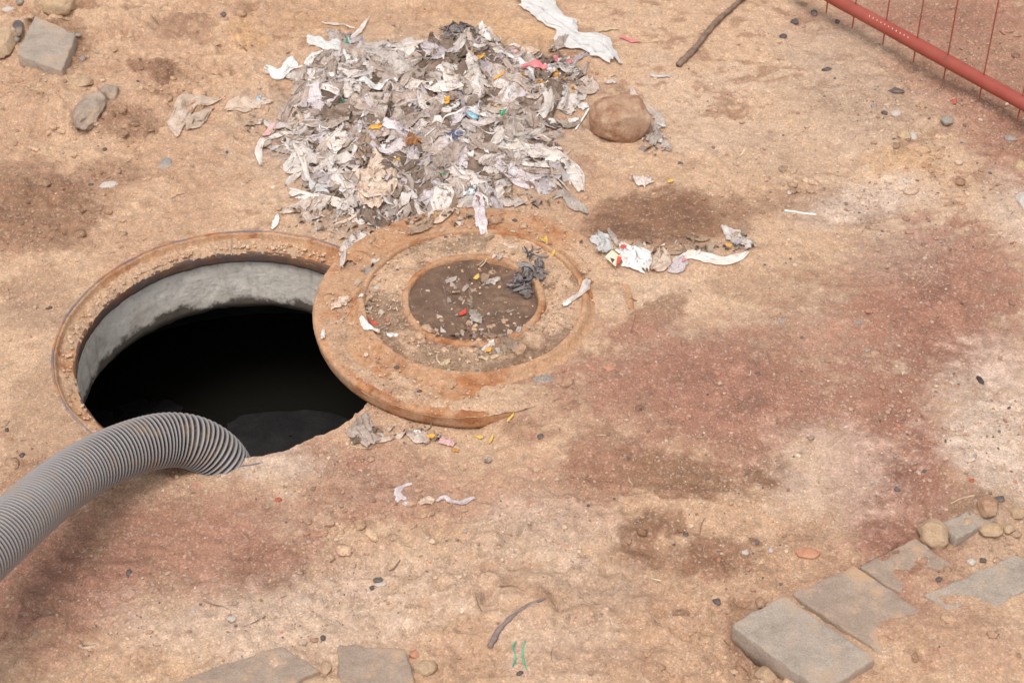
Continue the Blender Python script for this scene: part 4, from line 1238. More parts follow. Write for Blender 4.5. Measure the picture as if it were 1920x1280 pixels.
ragline([(645, 106), (652, 118), (660, 132)], 11, 'white', 'short white strip right of the curved white strip in the heap', 'strip', 'strip', 307, lift=0.0050)
rag(465, 190, 90, 34, 8, 'cream', 'silty translucent wipe stretching left from the heap with a bluish print', seed=308, fold=1.1, lift=0.0030)
rag(486, 186, 14, 8, 40, 'cyan', 'faint blue patch on the silty wipe left of the heap', 'print', 'blue_print', seed=309, flat=True, fold=.4, lift=0.0030)
ragline([(408, 190), (378, 190), (350, 202), (334, 226), (336, 256)], 40, 'cream', 'curved cream ribbed wipe lying alone left of the heap, shaped like a husk', 'rag', 'rag', 310, nu=44, nv=22, tail=(.35, .6), fold=.8, thick=.006, ragged=.1)
ragline([(392, 208), (374, 222), (354, 246)], 36, 'cream', 'inner fold of the husk shaped wipe left of the heap, pale and ribbed', 'rag', 'rag', 311, nu=34, tail=(.4, .5), fold=.8, ragged=.1)
ragline([(560, 262), (525, 258), (500, 266), (486, 284), (490, 312)], 15, 'pale', 'curved grey white wipe hooking down at the lower left of the heap', seed=312, fold=1.2)
ragline([(535, 272), (560, 268), (590, 276)], 14, 'cream', 'yellowish folded strip at the left side of the heap', 'strip', 'strip', 313, fold=1.2, lift=0.0025)
ragline([(552, 285), (568, 312), (578, 342), (584, 352)], 13, 'pale', 'pale strip running down the lower left edge of the heap', 'strip', 'strip', 314, fold=1.2, lift=0.0080)
rag(597, 358, 40, 28, -12, 'white', 'clean white paper scrap with a torn corner at the lower left of the heap', 'paper', 'paper', 315, flat=True, fold=.5, lift=0.0035, ragged=.15, tail=(.8, .3))
rag(702, 352, 96, 70, 115, 'cream', 'large cream crumpled glove like cloth at the lower middle of the heap', 'cloth', 'cloth', 316, nu=60, nv=44, fold=1.7, thick=.013, tail=(.6, .4), comp=.85, lift=0.0050, ragged=.3)
ragline([(668, 376), (690, 388), (716, 386), (738, 372), (742, 345)], 16, 'cream', 'cream rolled hem curling under the large cream cloth', 'cloth', 'cloth', 317, nu=40, fold=1.5, thick=.010, lift=0.0065, ragged=.1)
rag(733, 400, 34, 16, -60, 'grey', 'thin translucent tip hanging from the large cream cloth onto the cover', seed=318, lift=0.0060)
ragline([(628, 424), (650, 416), (676, 407)], 7, 'cream', 'narrow cream strip below the large cream cloth', 'strip', 'strip', 319)
rag(650, 396, 40, 28, 20, 'pale', 'frayed white tuft left below the large cream cloth', 'tuft', 'fibre_tuft', 320, fold=2.0, ragged=.8)
rag(556, 392, 50, 32, 60, 'greige', 'greyish crumpled wipe on the sand below the clean white scrap', seed=321, fold=1.5)
ragline([(521, 406), (516, 424), (512, 446)], 12, 'white', 'narrow white strip lying on the far rim of the manhole', 'strip', 'strip', 322, lift=0.0060, fold=.8)
rag(660, 462, 52, 34, 80, 'pale', 'crumpled white wipe stuck over the lifting hole on the left of the cover', seed=323, fold=2.0, thick=.011, ragged=.6)
ragline([(668, 470), (652, 488), (640, 506)], 12, 'pale', 'ragged tail of the wipe by the lifting hole of the cover', seed=324, fold=1.3)
ragline([(898, 372), (896, 392), (902, 418), (906, 441)], 25, 'lavender', 'flat pale strip hanging from the heap over the far edge of the cover', 'strip', 'strip', 325, nu=40, flat=True, fold=.5, ragged=.08, tail=(.7, .3), lift=0.0060)
rag(907, 433, 24, 22, 100, 'white', 'bright white end of the strip that hangs over the cover', 'paper', 'paper', 326, flat=True, fold=.3, ragged=.1, lift=0.0025, tail=(.8, .3))
ragline([(888, 452), (908, 454), (926, 438)], 14, 'silt', 'thin silty translucent film under the white strip end on the cover', 'film', 'film', 327, fold=.8)
ragline([(912, 356), (922, 374), (934, 392), (940, 400)], 22, 'lavender', 'lavender wipe right of the flat strip at the foot of the heap', seed=328, fold=1.4, lift=0.0060, tail=(.2, .6))
rag(962, 382, 44, 26, 150, 'grey', 'frayed grey tuft at the far edge of the cover right of the lavender wipe', 'tuft', 'fibre_tuft', 329, fold=2, ragged=.8)
ragline([(795, 420), (825, 416), (850, 404), (872, 392)], 18, 'cream', 'cream frayed rag lying along the far edge of the cover', seed=330, fold=1.3, lift=0.0050)
rag(790, 430, 60, 20, 10, 'silt', 'mud coated rag left of the cream frayed one on the cover edge', seed=331, fold=1.4)
ragline([(950, 282), (990, 284), (1025, 292), (1060, 306), (1078, 330), (1090, 360)], 30, 'pale', 'long broad pale wipe at the right edge of the heap folding downwards', 'rag', 'rag', 332, nu=60, nv=20, fold=1.0, thick=.008, ragged=.15, tail=(.5, .3), lift=0.0025, comp=.95)
ragline([(962, 304), (956, 322), (944, 338)], 8, 'white', 'narrow white curved strip in the lower right part of the heap', 'strip', 'strip', 333, lift=0.0030)
ragline([(978, 318), (1010, 322), (1032, 332)], 20, 'pale', 'pale strip below the long broad wipe at the right of the heap', 'strip', 'strip', 334, fold=1.2, lift=0.0060)
ragline([(1030, 328), (1042, 345), (1054, 362)], 5, 'cream', 'thin cord like strand joining two wipes at the lower right of the heap', 'strand', 'strand', 335)
ragline([(1038, 374), (1056, 368), (1078, 386), (1100, 402)], 28, 'grey', 'flattened grey wipe on the far right edge of the cover', seed=336, nu=36, fold=1.0, ragged=.3)
rag(1018, 190, 88, 30, 68, 'pale', 'broad pale wipe standing at the right of the heap, tapering upwards', seed=337, fold=1.2, lift=0.0035, nu=40, tail=(.9, .4), thick=.01)
rag(895, 165, 70, 32, -70, 'pale', 'pale two tailed wipe near the top right of the heap', seed=338, fold=1.4, lift=0.0040, nu=36)
rag(985, 175, 96, 22, -18, 'greige', 'long folded beige wipe across the right half of the heap', seed=339, fold=1.3, lift=0.0045, nu=44)
rag(1068, 130, 44, 24, -12, 'pale', 'pale folded pad at the right top edge of the heap', seed=340, fold=1.0, lift=0.0025, nu=30, ragged=.1)
ragline([(938, 100), (960, 116), (985, 132), (1003, 156)], 12, 'white', 'long narrow white fold running diagonally near the top right of the heap', 'strip', 'strip', 341, lift=0.0050)
rag(985, 95, 48, 30, -40, 'cream', 'spiky cream tuft near the top right edge of the heap', 'tuft', 'fibre_tuft', 342, fold=1.8, ragged=.7, lift=0.0030)
rag(1048, 88, 42, 30, 50, 'greige', 'grey beige bundle beneath the long white paper', seed=343, fold=1.8, lift=0.0030, thick=.012)
rag(862, 62, 56, 30, -20, 'dark', 'dark grey tangled fibre clump at the very top of the heap', 'tangle', 'fibre_tangle', 344, fold=1.8, ragged=.8, lift=0.0080)
rag(917, 75, 50, 40, 70, 'pale', 'pale draped wipe at the top of the heap right of the dark fibres', seed=345, fold=1.6, lift=0.0040, thick=.012, nu=34)
rag(880, 92, 38, 16, 75, 'greige', 'small upright beige roll left of the orange peel at the top of the heap', seed=346, fold=1.5, lift=0.0055, thick=.012)
rag(755, 84, 58, 22, 18, 'pale', 'smooth pale folded wipe at the top edge of the heap', seed=347, fold=.9, lift=0.0035, thick=.01)
rag(700, 165, 76, 22, -8, 'white', 'long white wipe lying across the middle left of the heap', seed=348, fold=1.1, lift=0.0050, nu=40)
rag(660, 178, 46, 30, -40, 'pale', 'pale pink tinged pad left of the long white wipe in the heap', seed=349, fold=.9, lift=0.0045)
rag(556, 226, 52, 26, 80, 'cream', 'yellowish bulging wipe at the left side of the heap', seed=350, fold=1.2, lift=0.0030, thick=.012)
rag(572, 180, 60, 14, 78, 'greige', 'thin brownish wipe standing at the left end of the heap', seed=351, fold=1.2, lift=0.0025)
rag(690, 285, 60, 52, 60, 'silt', 'bulky tan wad above the large cream cloth', 'wad', 'wad', 352, fold=1.8, lift=0.0030, thick=.016, nu=40, nv=30)
rag(865, 225, 46, 26, 70, 'lavender', 'lavender film beside the dark blue scrap in the heap', 'film', 'film', 353, fold=1.4, lift=0.0035)
rag(750, 330, 70, 20, 28, 'brown', 'olive brown strip above the right of the large cream cloth', 'strip', 'strip', 354, fold=.9, lift=0.0035)
rag(845, 305, 60, 36, 45, 'greige', 'beige crossed strips in the lower middle of the heap', seed=355, fold=1.6, lift=0.0035)
rag(1003, 512, 46, 38, 110, 'dark', 'dark grey fibre tangle draped over the right of the inner ring', 'tangle', 'fibre_tangle', 356, fold=1.1, ragged=1.2, thick=.010, nu=40, nv=28)
rag(988, 548, 40, 20, 40, 'dark', 'thin dark fibres inside the right edge of the inner ring', 'tangle', 'fibre_tangle', 357, fold=1.6, ragged=.9)
ragline([(1104, 528), (1094, 545), (1074, 562), (1054, 576)], 16, 'pale', 'pale wipe crossing the raised ring at the right of the cover', seed=358, fold=1.2, lift=0.0040, tail=(.6, .3))
rag(1062, 572, 22, 10, 25, 'white', 'bright white end of the wipe crossing the raised ring', 'paper', 'paper', 359, flat=True, fold=.8, lift=0.0060)
rag(638, 572, 42, 20, 25, 'cream', 'knobbly cream crumb cluster on the left flange of the cover', 'crumb', 'crumb_cluster', 360, fold=2.0, ragged=.8, thick=.008)
ragline([(676, 598), (690, 614), (712, 624)], 16, 'white', 'curved white scrap on the raised ring at the lower left of the cover', 'scrap', 'scrap', 361, fold=1.3)
rag(697, 606, 22, 7, -40, 'red', 'reddish smear beside the curved white scrap on the raised ring', 'scrap', 'scrap', 362, flat=True, fold=.5, lift=0.0030)
rag(736, 631, 24, 10, -8, 'white', 'small white scrap in the lower left recess of the cover', 'scrap', 'scrap', 363, fold=1.2)
rag(606, 630, 22, 9, -50, 'white', 'tiny white scrap on the left flange with a thin tail', 'scrap', 'scrap', 364, fold=1.0)
rag(677, 556, 9, 8, 0, 'white', 'tiny white dot on the left of the raised ring', 'scrap', 'scrap', 365, fold=.8)
ragline([(840, 520), (832, 545), (838, 575), (850, 600), (856, 620)], 14, 'brown', 'muddy fibre loop on the left of the wet mud in the cover', 'strand', 'strand', 366, fold=1.2, ragged=.8, lift=-.001)
ragline([(872, 522), (882, 550), (884, 575), (898, 598), (912, 622)], 12, 'brown', 'muddy strand through the middle of the wet mud in the cover', 'strand', 'strand', 367, fold=1.2, ragged=.8, lift=-.001)
rag(845, 528, 22, 12, 50, 'grey', 'greyish film at the top of the muddy fibre loop', 'film', 'film', 368, fold=1.2)
rag(925, 530, 26, 14, 50, 'grey', 'small grey film in the wet mud right of centre', 'film', 'film', 369, fold=1.3, ragged=.7)
rag(892, 596, 34, 20, -30, 'grey', 'grey crumpled film beside the red scrap in the wet mud', 'film', 'film', 370, fold=1.5, ragged=.7)
rag(868, 590, 18, 10, 30, 'red', 'red plastic scrap lying in the wet mud of the cover', 'scrap', 'scrap', 371, flat=True, fold=.6, lift=0.0060)
rag(893, 521, 14, 9, 20, 'yellow', 'small yellow leaf in the wet mud of the cover', 'leaf', 'leaf', 372, flat=True, fold=.8, lift=0.0030)
rag(938, 492, 14, 9, 30, 'grey', 'small dark tuft in the upper right of the wet mud', 'scrap', 'scrap', 373, fold=1.0)
rag(927, 490, 13, 6, 25, 'cream', 'cream seed near the upper edge of the wet mud', 'seed', 'seed', 374, fold=.6)
ragline([(905, 628), (925, 634), (944, 640)], 12, 'silt', 'silty wipe passing over the broken near edge of the inner ring', seed=375, fold=1.2, ragged=.6)
rag(955, 650, 60, 30, -10, 'silt', 'loose tangle of tan fibres below the inner ring', 'tangle', 'fibre_tangle', 376, fold=1.5, ragged=.9, lift=0)
rag(916, 655, 28, 14, 40, 'pale', 'pale frayed scrap in the lower recess beside the orange bit', 'scrap', 'scrap', 377, fold=1.5)
rag(915, 661, 13, 9, 20, 'orange', 'orange bit on the pale frayed scrap in the lower recess', 'peel', 'peel', 378, flat=True, fold=.8, lift=0.0070)
rag(918, 672, 36, 11, 12, 'straw', 'flat tan chip below the orange bit in the lower recess', 'chip', 'chip', 379, flat=True, fold=.3, ragged=.2)
rag(836, 681, 20, 10, 0, 'straw', 'pale tan chip near the lower edge of the recess', 'chip', 'chip', 380, flat=True, fold=.5)
rag(1018, 457, 24, 12, 30, 'yellow', 'folded yellow peel at the upper right of the raised ring', 'peel', 'peel', 381, fold=1.6, thick=.008, lift=0.0040)
rag(1036, 474, 9, 6, 30, 'yellow', 'tiny yellow crumb right of the folded yellow peel', 'peel', 'peel', 382, flat=True, fold=.6)
rag(957, 464, 32, 8, -10, 'cream', 'long cream chip above the inner ring', 'chip', 'chip', 383, flat=True, fold=.9, ragged=.1, tail=(.7, .4))
for k, (px, py, dg, lb) in enumerate([(837, 445, 0, 'black seed in the upper left of the recess of the cover'), (965, 413, -15, 'black seed beyond the raised ring at the far edge of the cover'), (747, 507, -50, 'black seed on the left of the recess of the cover'),
                                      (744, 688, 0, 'dark crumb on the near left part of the raised ring'), (786, 733, 20, 'grey speck on the sandy lower left flange')]):
    rock('seed', px, py, 11, 6, math.radians(dg), M['blackbit'], lb, 'seed', tall=.6, seed=400 + k, sub=2, sink=.25)
for k, (px, py, lb) in enumerate([(830, 433, 'upper cream grain in the far recess of the cover'), (948, 437, 'left one of two cream grains right of the hanging strip'), (960, 436, 'right one of two cream grains right of the hanging strip'),
                                  (706, 540, 'cream grain on the left of the recess of the cover')]):
    rock('seed', px, py, 14, 9, .5, M['st_pale'], lb, 'seed', tall=.6, seed=420 + k, sub=2, sink=.2)

# wedged under the near edge of the cover
rag(680, 803, 74, 56, 100, 'greige', 'brownish crumpled rag wedged between the cover edge and the rim', seed=430, nu=44, nv=30, fold=1.2, thick=.012, tail=(.7, .5), ragged=.15, lift=.004)
rag(682, 818, 62, 28, 5, 'brown', 'brown lower flap of the rag at the near rim of the manhole', seed=431, fold=1.0, lift=.004)
rag(644, 806, 26, 9, 70, 'lavender', 'small lavender scrap on the left of the rag at the near rim', 'scrap', 'scrap', 432, fold=1.0)
rag(722, 826, 34, 14, 30, 'cream', 'cream scrap right of the rag at the near rim', 'scrap', 'scrap', 433, fold=1.3)
ragline([(776, 812), (786, 814), (780, 824)], 14, 'white', 'small hooked white paper right under the near edge of the cover', 'paper', 'paper', 434, fold=1.1)
rag(785, 823, 48, 26, -10, 'greige', 'frayed beige wipe below the hooked white paper', seed=435, fold=1.4, ragged=.5)
rag(808, 823, 16, 10, 20, 'orange', 'orange shred on the frayed beige wipe', 'shred', 'shred', 436, flat=True, fold=.8, lift=.008)
rag(840, 829, 28, 19, -4, 'rosy', 'square faded pink paper below the cover', 'paper', 'paper', 437, flat=True, fold=.35, ragged=.06, tail=(.9, .2))
rag(854, 847, 15, 6, -10, 'ochre', 'ochre crumb below the square pink paper', 'peel', 'peel', 438, flat=True, fold=.8)
rag(898, 822, 18, 5, -20, 'yellow', 'left yellow shred on the sand below the cover', 'shred', 'shred', 439, flat=True, fold=.8)
rag(921, 826, 14, 6, 60, 'yellow', 'right yellow shred on the sand below the cover', 'shred', 'shred', 440, flat=True, fold=.9)
rag(957, 786, 16, 6, 40, 'yellow', 'yellow leaf shred at the near rim where sand covers the iron', 'leaf', 'leaf', 441, flat=True, fold=.8)
rag(914, 866, 14, 14, 30, 'grey', 'tiny grey scrap above the torn translucent wipe', 'scrap', 'scrap', 442, fold=1.0)
ragline([(772, 906), (756, 912), (746, 926), (760, 942), (778, 946)], 18, 'lavender', 'c shaped torn translucent wipe half buried below the cover', seed=443, nu=40, fold=.9, ragged=.35, lift=.001)
rag(800, 942, 34, 15, 8, 'cream', 'small cream wad in the middle of the torn translucent wipe', 'wad', 'wad', 444, fold=1.2, thick=.008)
ragline([(818, 942), (834, 935), (850, 942), (872, 942), (890, 936)], 11, 'lavender', 'thin translucent tail right of the small cream wad', seed=445, fold=.8, ragged=.5)
# chain of rags right of the cover
rag(1128, 458, 52, 40, 60, 'white', 'crumpled white wipe at the left end of the row of rags right of the cover', seed=450, nu=36, nv=24, fold=2.0, thick=.012)
ragline([(1140, 432), (1152, 450), (1160, 466)], 14, 'grey', 'frayed grey shred behind the white wipe right of the cover', seed=451, fold=1.4, ragged=.7)
rag(1190, 488, 82, 48, -22, 'white', 'large white crumpled wipe in the middle of the row right of the cover', seed=452, nu=44, nv=30, fold=1.9, thick=.013, ragged=.45)
rag(1236, 491, 48, 40, 60, 'cream', 'cream crumpled wipe right of the large white one in the row', seed=453, nu=30, nv=24, fold=1.6, thick=.012, ragged=.2)
rag(1258, 476, 54, 16, 10, 'silt', 'silty wipe lying behind the cream one in the row', seed=454, fold=1.3)
rag(1270, 500, 46, 24, 20, 'lavender', 'lavender wipe with a pink spot in the row right of the cover', seed=455, fold=1.3)
rag(1281, 496, 9, 6, 0, 'pink', 'bright pink spot on the lavender wipe in the row', 'spot', 'pink_spot', 456, flat=True, fold=.4, lift=.014)
ragline([(1268, 488), (1300, 480), (1335, 488), (1365, 490), (1390, 482), (1404, 474)], 25, 'pale', 'long flat grey strip pointing right from the row of rags', 'strip', 'strip', 457, nu=60, fold=.9, ragged=.2)
rag(1384, 450, 58, 42, 110, 'pale', 'greyish crumpled wipe at the right end of the long grey strip', seed=458, nu=34, nv=22, fold=1.8, ragged=.7, thick=.010)
rag(1385, 460, 28, 14, 60, 'lavender', 'small lavender film on the wipe at the right end of the row', 'film', 'film', 459, fold=1.2, lift=.010)
rag(1366, 467, 14, 9, -50, 'orange', 'orange bit on the wipe at the right end of the row', 'peel', 'peel', 460, flat=True, fold=.8, lift=.010)
rag(1306, 448, 40, 24, -20, 'silt', 'pale silty scrap above the long grey strip', seed=461, fold=1.5, ragged=.6)
rag(1203, 343, 34, 26, 20, 'pale', 'white grainy tuft alone on the sand below the boulder', 'tuft', 'fibre_tuft', 462, fold=2.2, ragged=.6, thick=.010)
rag(1257, 342, 11, 8, 0, 'yellow', 'tiny yellow crumb right of the grainy tuft', 'crumb', 'crumb', 463, flat=True, fold=.8)
rag(1237, 146, 38, 8, -24, 'white', 'narrow white scrap on sand above the boulder', 'scrap', 'scrap', 464, fold=.9)
ragline([(1183, 168), (1196, 190), (1208, 208)], 17, 'grey', 'straight grey strip sticking up behind the boulder', 'strip', 'strip', 465, fold=1.0, ragged=.1)
ragline([(1206, 200), (1225, 212), (1236, 228), (1226, 250)], 24, 'grey', 'creased grey rag hugging the right side of the boulder', seed=466, nu=40, fold=1.3, ragged=.3)
rag(1228, 262, 36, 30, 110, 'grey', 'crumpled grey wipe at the lower right of the boulder', seed=467, fold=2, ragged=.4)
rag(1250, 276, 36, 16, -35, 'grey', 'flat grey tail end of the crumpled wipe by the boulder', seed=468, fold=.9)
rag(1240, 240, 20, 8, 0, 'white', 'tiny bluish white scrap on the grey rag by the boulder', 'scrap', 'scrap', 469, fold=.9, lift=.008)
rag(1090, 202, 26, 14, 20, 'white', 'small white scrap between the heap and the boulder', 'scrap', 'scrap', 470, fold=1.3)
rag(1075, 233, 22, 17, 0, 'pale', 'small pale scrap at the foot of the swab stick', 'scrap', 'scrap', 471, fold=1.0)
rag(1146, 156, 22, 8, 10, 'pale', 'tiny pale fibre bit above the boulder', 'scrap', 'scrap', 472, fold=1.4, ragged=.7)
ragline([(1122, 62), (1140, 57), (1158, 58)], 9, 'straw', 'thin orange tan stalk right of the long white paper', 'stalk', 'stalk', 473, fold=.8)
rag(1180, 78, 32, 11, -40, 'pink', 'pink plastic scrap lying alone right of the long white paper', 'scrap', 'scrap', 474, flat=True, fold=.6, lift=.003)
# coloured bits in the heap
for k, (px, py, L_, W_, dg, mt, lb, ct) in enumerate([
        (1000, 124, 52, 14, -22, 'pink', 'pink plastic sliver slanting across the upper right of the heap', 'scrap'), (1036, 107, 36, 9, 8, 'pink', 'pink strip left below the long white paper in the heap', 'scrap'),
        (1066, 110, 16, 9, 60, 'pink', 'short pink scrap at the right end of the pink strip', 'scrap'), (964, 88, 16, 12, 0, 'rosy', 'salmon scrap near the top edge of the heap', 'scrap'),
        (895, 99, 26, 15, 20, 'orange', 'orange peel near the top of the heap', 'peel'), (705, 239, 26, 19, 10, 'orange', 'orange peel in the left middle of the heap', 'peel'),
        (984, 149, 12, 14, 60, 'ochre', 'small ochre peel left of the larger one at the right of the heap', 'peel'), (1013, 152, 12, 26, 10, 'ochre', 'upright ochre peel at the right of the heap', 'peel'),
        (1048, 142, 24, 16, -20, 'ochre', 'dark olive peel beneath the pale pad at the right of the heap', 'peel'), (1072, 165, 16, 12, -40, 'ochre', 'ochre bit at the far right edge of the heap', 'peel'),
        (838, 181, 13, 8, 0, 'orange', 'tiny orange bit in the centre of the heap', 'peel'), (776, 268, 26, 18, -40, 'rustbit', 'rust brown fibrous lump below the centre of the heap', 'lump'),
        (937, 142, 20, 7, 35, 'orange', 'thin orange shred in the right part of the heap', 'shred'), (745, 296, 12, 9, 0, 'yellow', 'yellow dot right above the olive brown strip', 'scrap'),
        (652, 74, 13, 8, 20, 'green', 'green plastic scrap at the upper left tip of the heap', 'scrap'), (942, 211, 16, 9, -10, 'green', 'dark green scrap right of the centre of the heap', 'scrap'),
        (644, 187, 14, 8, 10, 'green', 'dark green scrap in the left part of the heap', 'scrap'), (829, 330, 14, 7, -10, 'green', 'green scrap in the lower middle of the heap', 'scrap'),
        (854, 256, 16, 30, 8, 'blue', 'dark blue printed scrap in the middle of the heap', 'wrapper'), (884, 210, 24, 14, 0, 'cyan', 'light blue printed paper in the centre right of the heap', 'wrapper'),
        (888, 200, 34, 18, -30, 'white', 'white edge of the light blue printed paper', 'paper'), (883, 356, 17, 19, 0, 'foil', 'crumpled silver foil ball at the foot of the heap', 'foil'),
        (506, 238, 26, 20, 50, 'rosy', 'pinkish shred at the left end of the heap', 'shred'), (930, 196, 8, 20, 30, 'ochre', 'thin rust coloured shred right of the light blue paper', 'shred')]):
    o = rag(px, py + 12, L_, W_, dg, mt, lb, ct, {'peel': 'peel', 'foil': 'foil', 'wrapper': 'wrapper', 'paper': 'paper', 'lump': 'lump', 'shred': 'shred'}.get(ct, 'scrap'), 500 + k, flat=(ct != 'foil'), fold=2.2 if ct in ('foil', 'lump') else .7,
            ragged=.1, tail=(.7, .4), lift=.003, thick=.010 if ct in ('foil', 'lump') else .005, nu=16, nv=12)

# printed card: cream with a dark letter like print and a red corner
q = G(1150, 486); kq = pxm(q)
card_pts = [(1134, 484), (1147, 471), (1164, 484), (1154, 502)]
cw = [at(a, b, q[2] + .016)[:2] for a, b in card_pts]
card = slab('printed_card', cw, q[2] + .020, .0012, M['card'], bevel=.0004, rough=.0004, irregular=.0004, seed=3)
tag(card, 'cream card scrap with a dark printed triangle and red corner among the rags', 'card')
cl_ = np.array(card.location)


def print_part(name, pix, mat, dz):
    P = [at(a, b, q[2] + .0205 + dz) - cl_ for a, b in pix]
    mesh(name, P, [list(range(len(P)))], mat, card, smooth=False)


print_part('printed_mark', [(1144, 483), (1153, 486), (1148, 493)], M['print'], .0004)
print_part('red_corner', [(1158, 480), (1166, 482), (1162, 492), (1155, 496)], M['red'], .0005)
rag(1168, 474, 13, 9, 30, 'red', 'small red scrap behind the printed card', 'scrap', 'scrap', 560, flat=True, fold=.8, lift=.018)


# ------------------------------------------------------------------ uncountable small stuff
def shreds(name, n, pxy, size, mats_cols, mat, label, cat, seed=0, lift=(0, .01), aspect=(.2, .7), curl=.6):
    """many small torn shreds and fibres in one mesh"""
    r_ = np.random.default_rng(seed)
    P = []
    while len(P) < n:
        P.append(pxy(r_))
    P = np.array(P)
    W0 = np.array([at(a, b, .02) for a, b in P])
    ok = (np.hypot(W0[:, 0] - RC[0], W0[:, 1] - RC[1]) > R_RIM + .02) | (np.hypot(W0[:, 0] - CC[0], W0[:, 1] - CC[1]) < R_COV - .02)
    W0 = W0[ok]; n = len(W0)
    L = r_.uniform(size[0], size[1], n) * np.exp(r_.normal(0, .3, n)); Wd = L * r_.uniform(aspect[0], aspect[1], n); th = r_.uniform(0, 6.28, n)
    nu, nv = 7, 3
    u = np.linspace(-.5, .5, nu); v = np.linspace(-.5, .5, nv)
    U, Vv = np.meshgrid(u, v, indexing='ij'); U = U.ravel()[None]; Vv = Vv.ravel()[None]
    tw = r_.uniform(-1, 1, (n, 1)) * curl
    bendc = r_.uniform(-1, 1, (n, 1)) * curl
    pr = 1 - (np.abs(U) * 2) ** 2.5 * .85
    lx = U * L[:, None]; ly = Vv * Wd[:, None] * pr + bendc * L[:, None] * (U ** 2) * 1.5
    lz = np.sin(tw * 5 + U * 5) * Wd[:, None] * .4 + Vv * Wd[:, None] * .9 * np.sin(U * 4 + tw * 9) + r_.uniform(0, .35, (n, 1)) * L[:, None] * U
    x = W0[:, 0:1] + lx * np.cos(th)[:, None] - ly * np.sin(th)[:, None]
    y = W0[:, 1:2] + lx * np.sin(th)[:, None] + ly * np.cos(th)[:, None]
    b = stacked(x.ravel(), y.ravel()).reshape(x.shape)
    b = .5 * b + .5 * b.mean(1, keepdims=True)
    z = b + lz + r_.uniform(lift[0], lift[1], (n, 1)) + .001
    Vx = np.stack([x, y, z], -1).reshape(-1, 3)
    gf = grid_faces(nu, nv)
    F_ = (gf[None] + (np.arange(n) * nu * nv)[:, None, None]).reshape(-1, 4)
    cols = np.array(mats_cols)[r_.integers(0, len(mats_cols), n)] * r_.uniform(.75, 1.15, (n, 1))
    cc = np.ones((len(Vx), 4)); cc[:, :3] = np.repeat(cols, nu * nv, 0)
    o = mesh(name, Vx, F_, mat, color=cc)
    return tag(o, label, cat, kind='stuff')


s = N('shreds'); a_ = s.n('VertexColor', layer_name='Col'); co = s.coord()
M['shred'] = s.done(s.mix(0.7, a_.outputs['Color'], s.mix(1.0, a_.outputs['Color'], s.ramp(s.noise(co, 220, 5, .7), [(.3, .6), (.7, 1.2)]), 'MULTIPLY')), .9, s.bump(s.noise(co, 260, 4), .002, .7))


def in_heap(mrg):
    def f(r_):
        while True:
            a, b = r_.uniform(480, 1110), r_.uniform(60, 420)
            if poly_dist(np.array([a]), np.array([b]), HP)[0] > mrg + r_.exponential(4) * -1: return a, b
    return f


GR = [(.58, .50, .45), (.46, .38, .33), (.68, .63, .60), (.34, .26, .21), (.55, .49, .52), (.74, .70, .67), (.24, .17, .13)]
shreds('wipe_shreds', 420, in_heap(0), (.010, .024), GR, M['shred'], 'small torn shreds of wipe strewn through the heap', 'shreds', 21, lift=(-.002, .003))
shreds('wipe_fibres', 1100, in_heap(-6), (.015, .05), GR, M['shred'], 'thin loose fibres on and around the heap of wipes', 'fibres', 22, lift=(-.001, .004), aspect=(.03, .08), curl=1.0)


def spots(lst):
    def f(r_):
        k = r_.integers(0, len(lst)); a, b, ra, rb = lst[k]
        t_, q_ = r_.uniform(0, 6.28), math.sqrt(r_.random())
        return a + ra * q_ * math.cos(t_), b + rb * q_ * math.sin(t_)
    return f


shreds('silt_shreds', 460, spots([(650, 425, 90, 26), (590, 400, 50, 30), (880, 385, 120, 20), (1000, 370, 60, 30), (820, 425, 70, 16), (1330, 470, 70, 14), (1250, 480, 80, 16), (1390, 450, 30, 22), (760, 805, 70, 20),
                                  (1230, 250, 25, 30), (900, 660, 90, 26), (700, 560, 30, 60), (870, 580, 70, 50), (490, 220, 30, 50), (1075, 150, 30, 40)]),
       (.008, .022), [(.42, .30, .22), (.5, .4, .33), (.6, .54, .5), (.3, .2, .14), (.36, .28, .24)], M['shred'], 'small silt coated shreds around the heap, the cover and the rags', 'shreds', 23, lift=(-.001, .004))
shreds('dark_fibres', 150, spots([(1000, 515, 22, 24), (985, 545, 26, 14), (970, 560, 20, 10), (862, 62, 34, 14)]), (.012, .035), [(.10, .085, .085), (.2, .17, .17), (.32, .28, .27)], M['shred'],
       'dark loose fibres over the inner ring of the cover and at the top of the heap', 'fibres', 26, lift=(0, .012), aspect=(.06, .2), curl=1.2)
shreds('cover_fibres', 130, spots([(900, 640, 130, 50), (760, 620, 60, 60), (870, 560, 100, 70), (720, 480, 60, 50), (660, 580, 40, 80)]),
       (.012, .032), [(.5, .4, .3), (.62, .55, .47), (.25, .18, .13)], M['shred'], 'thin dry fibres scattered on the cover', 'fibres', 24, lift=(0, .002), aspect=(.03, .07), curl=1.0)
shreds('ground_straws', 260, lambda r_: (r_.uniform(0, 1920), r_.uniform(0, 1280)), (.010, .035), [(.50, .37, .24), (.62, .5, .36), (.2, .13, .09)], M['shred'],
       'short dry straws and root bits scattered on the sand', 'straws', 25, lift=(-.001, .001), aspect=(.03, .09), curl=.8)


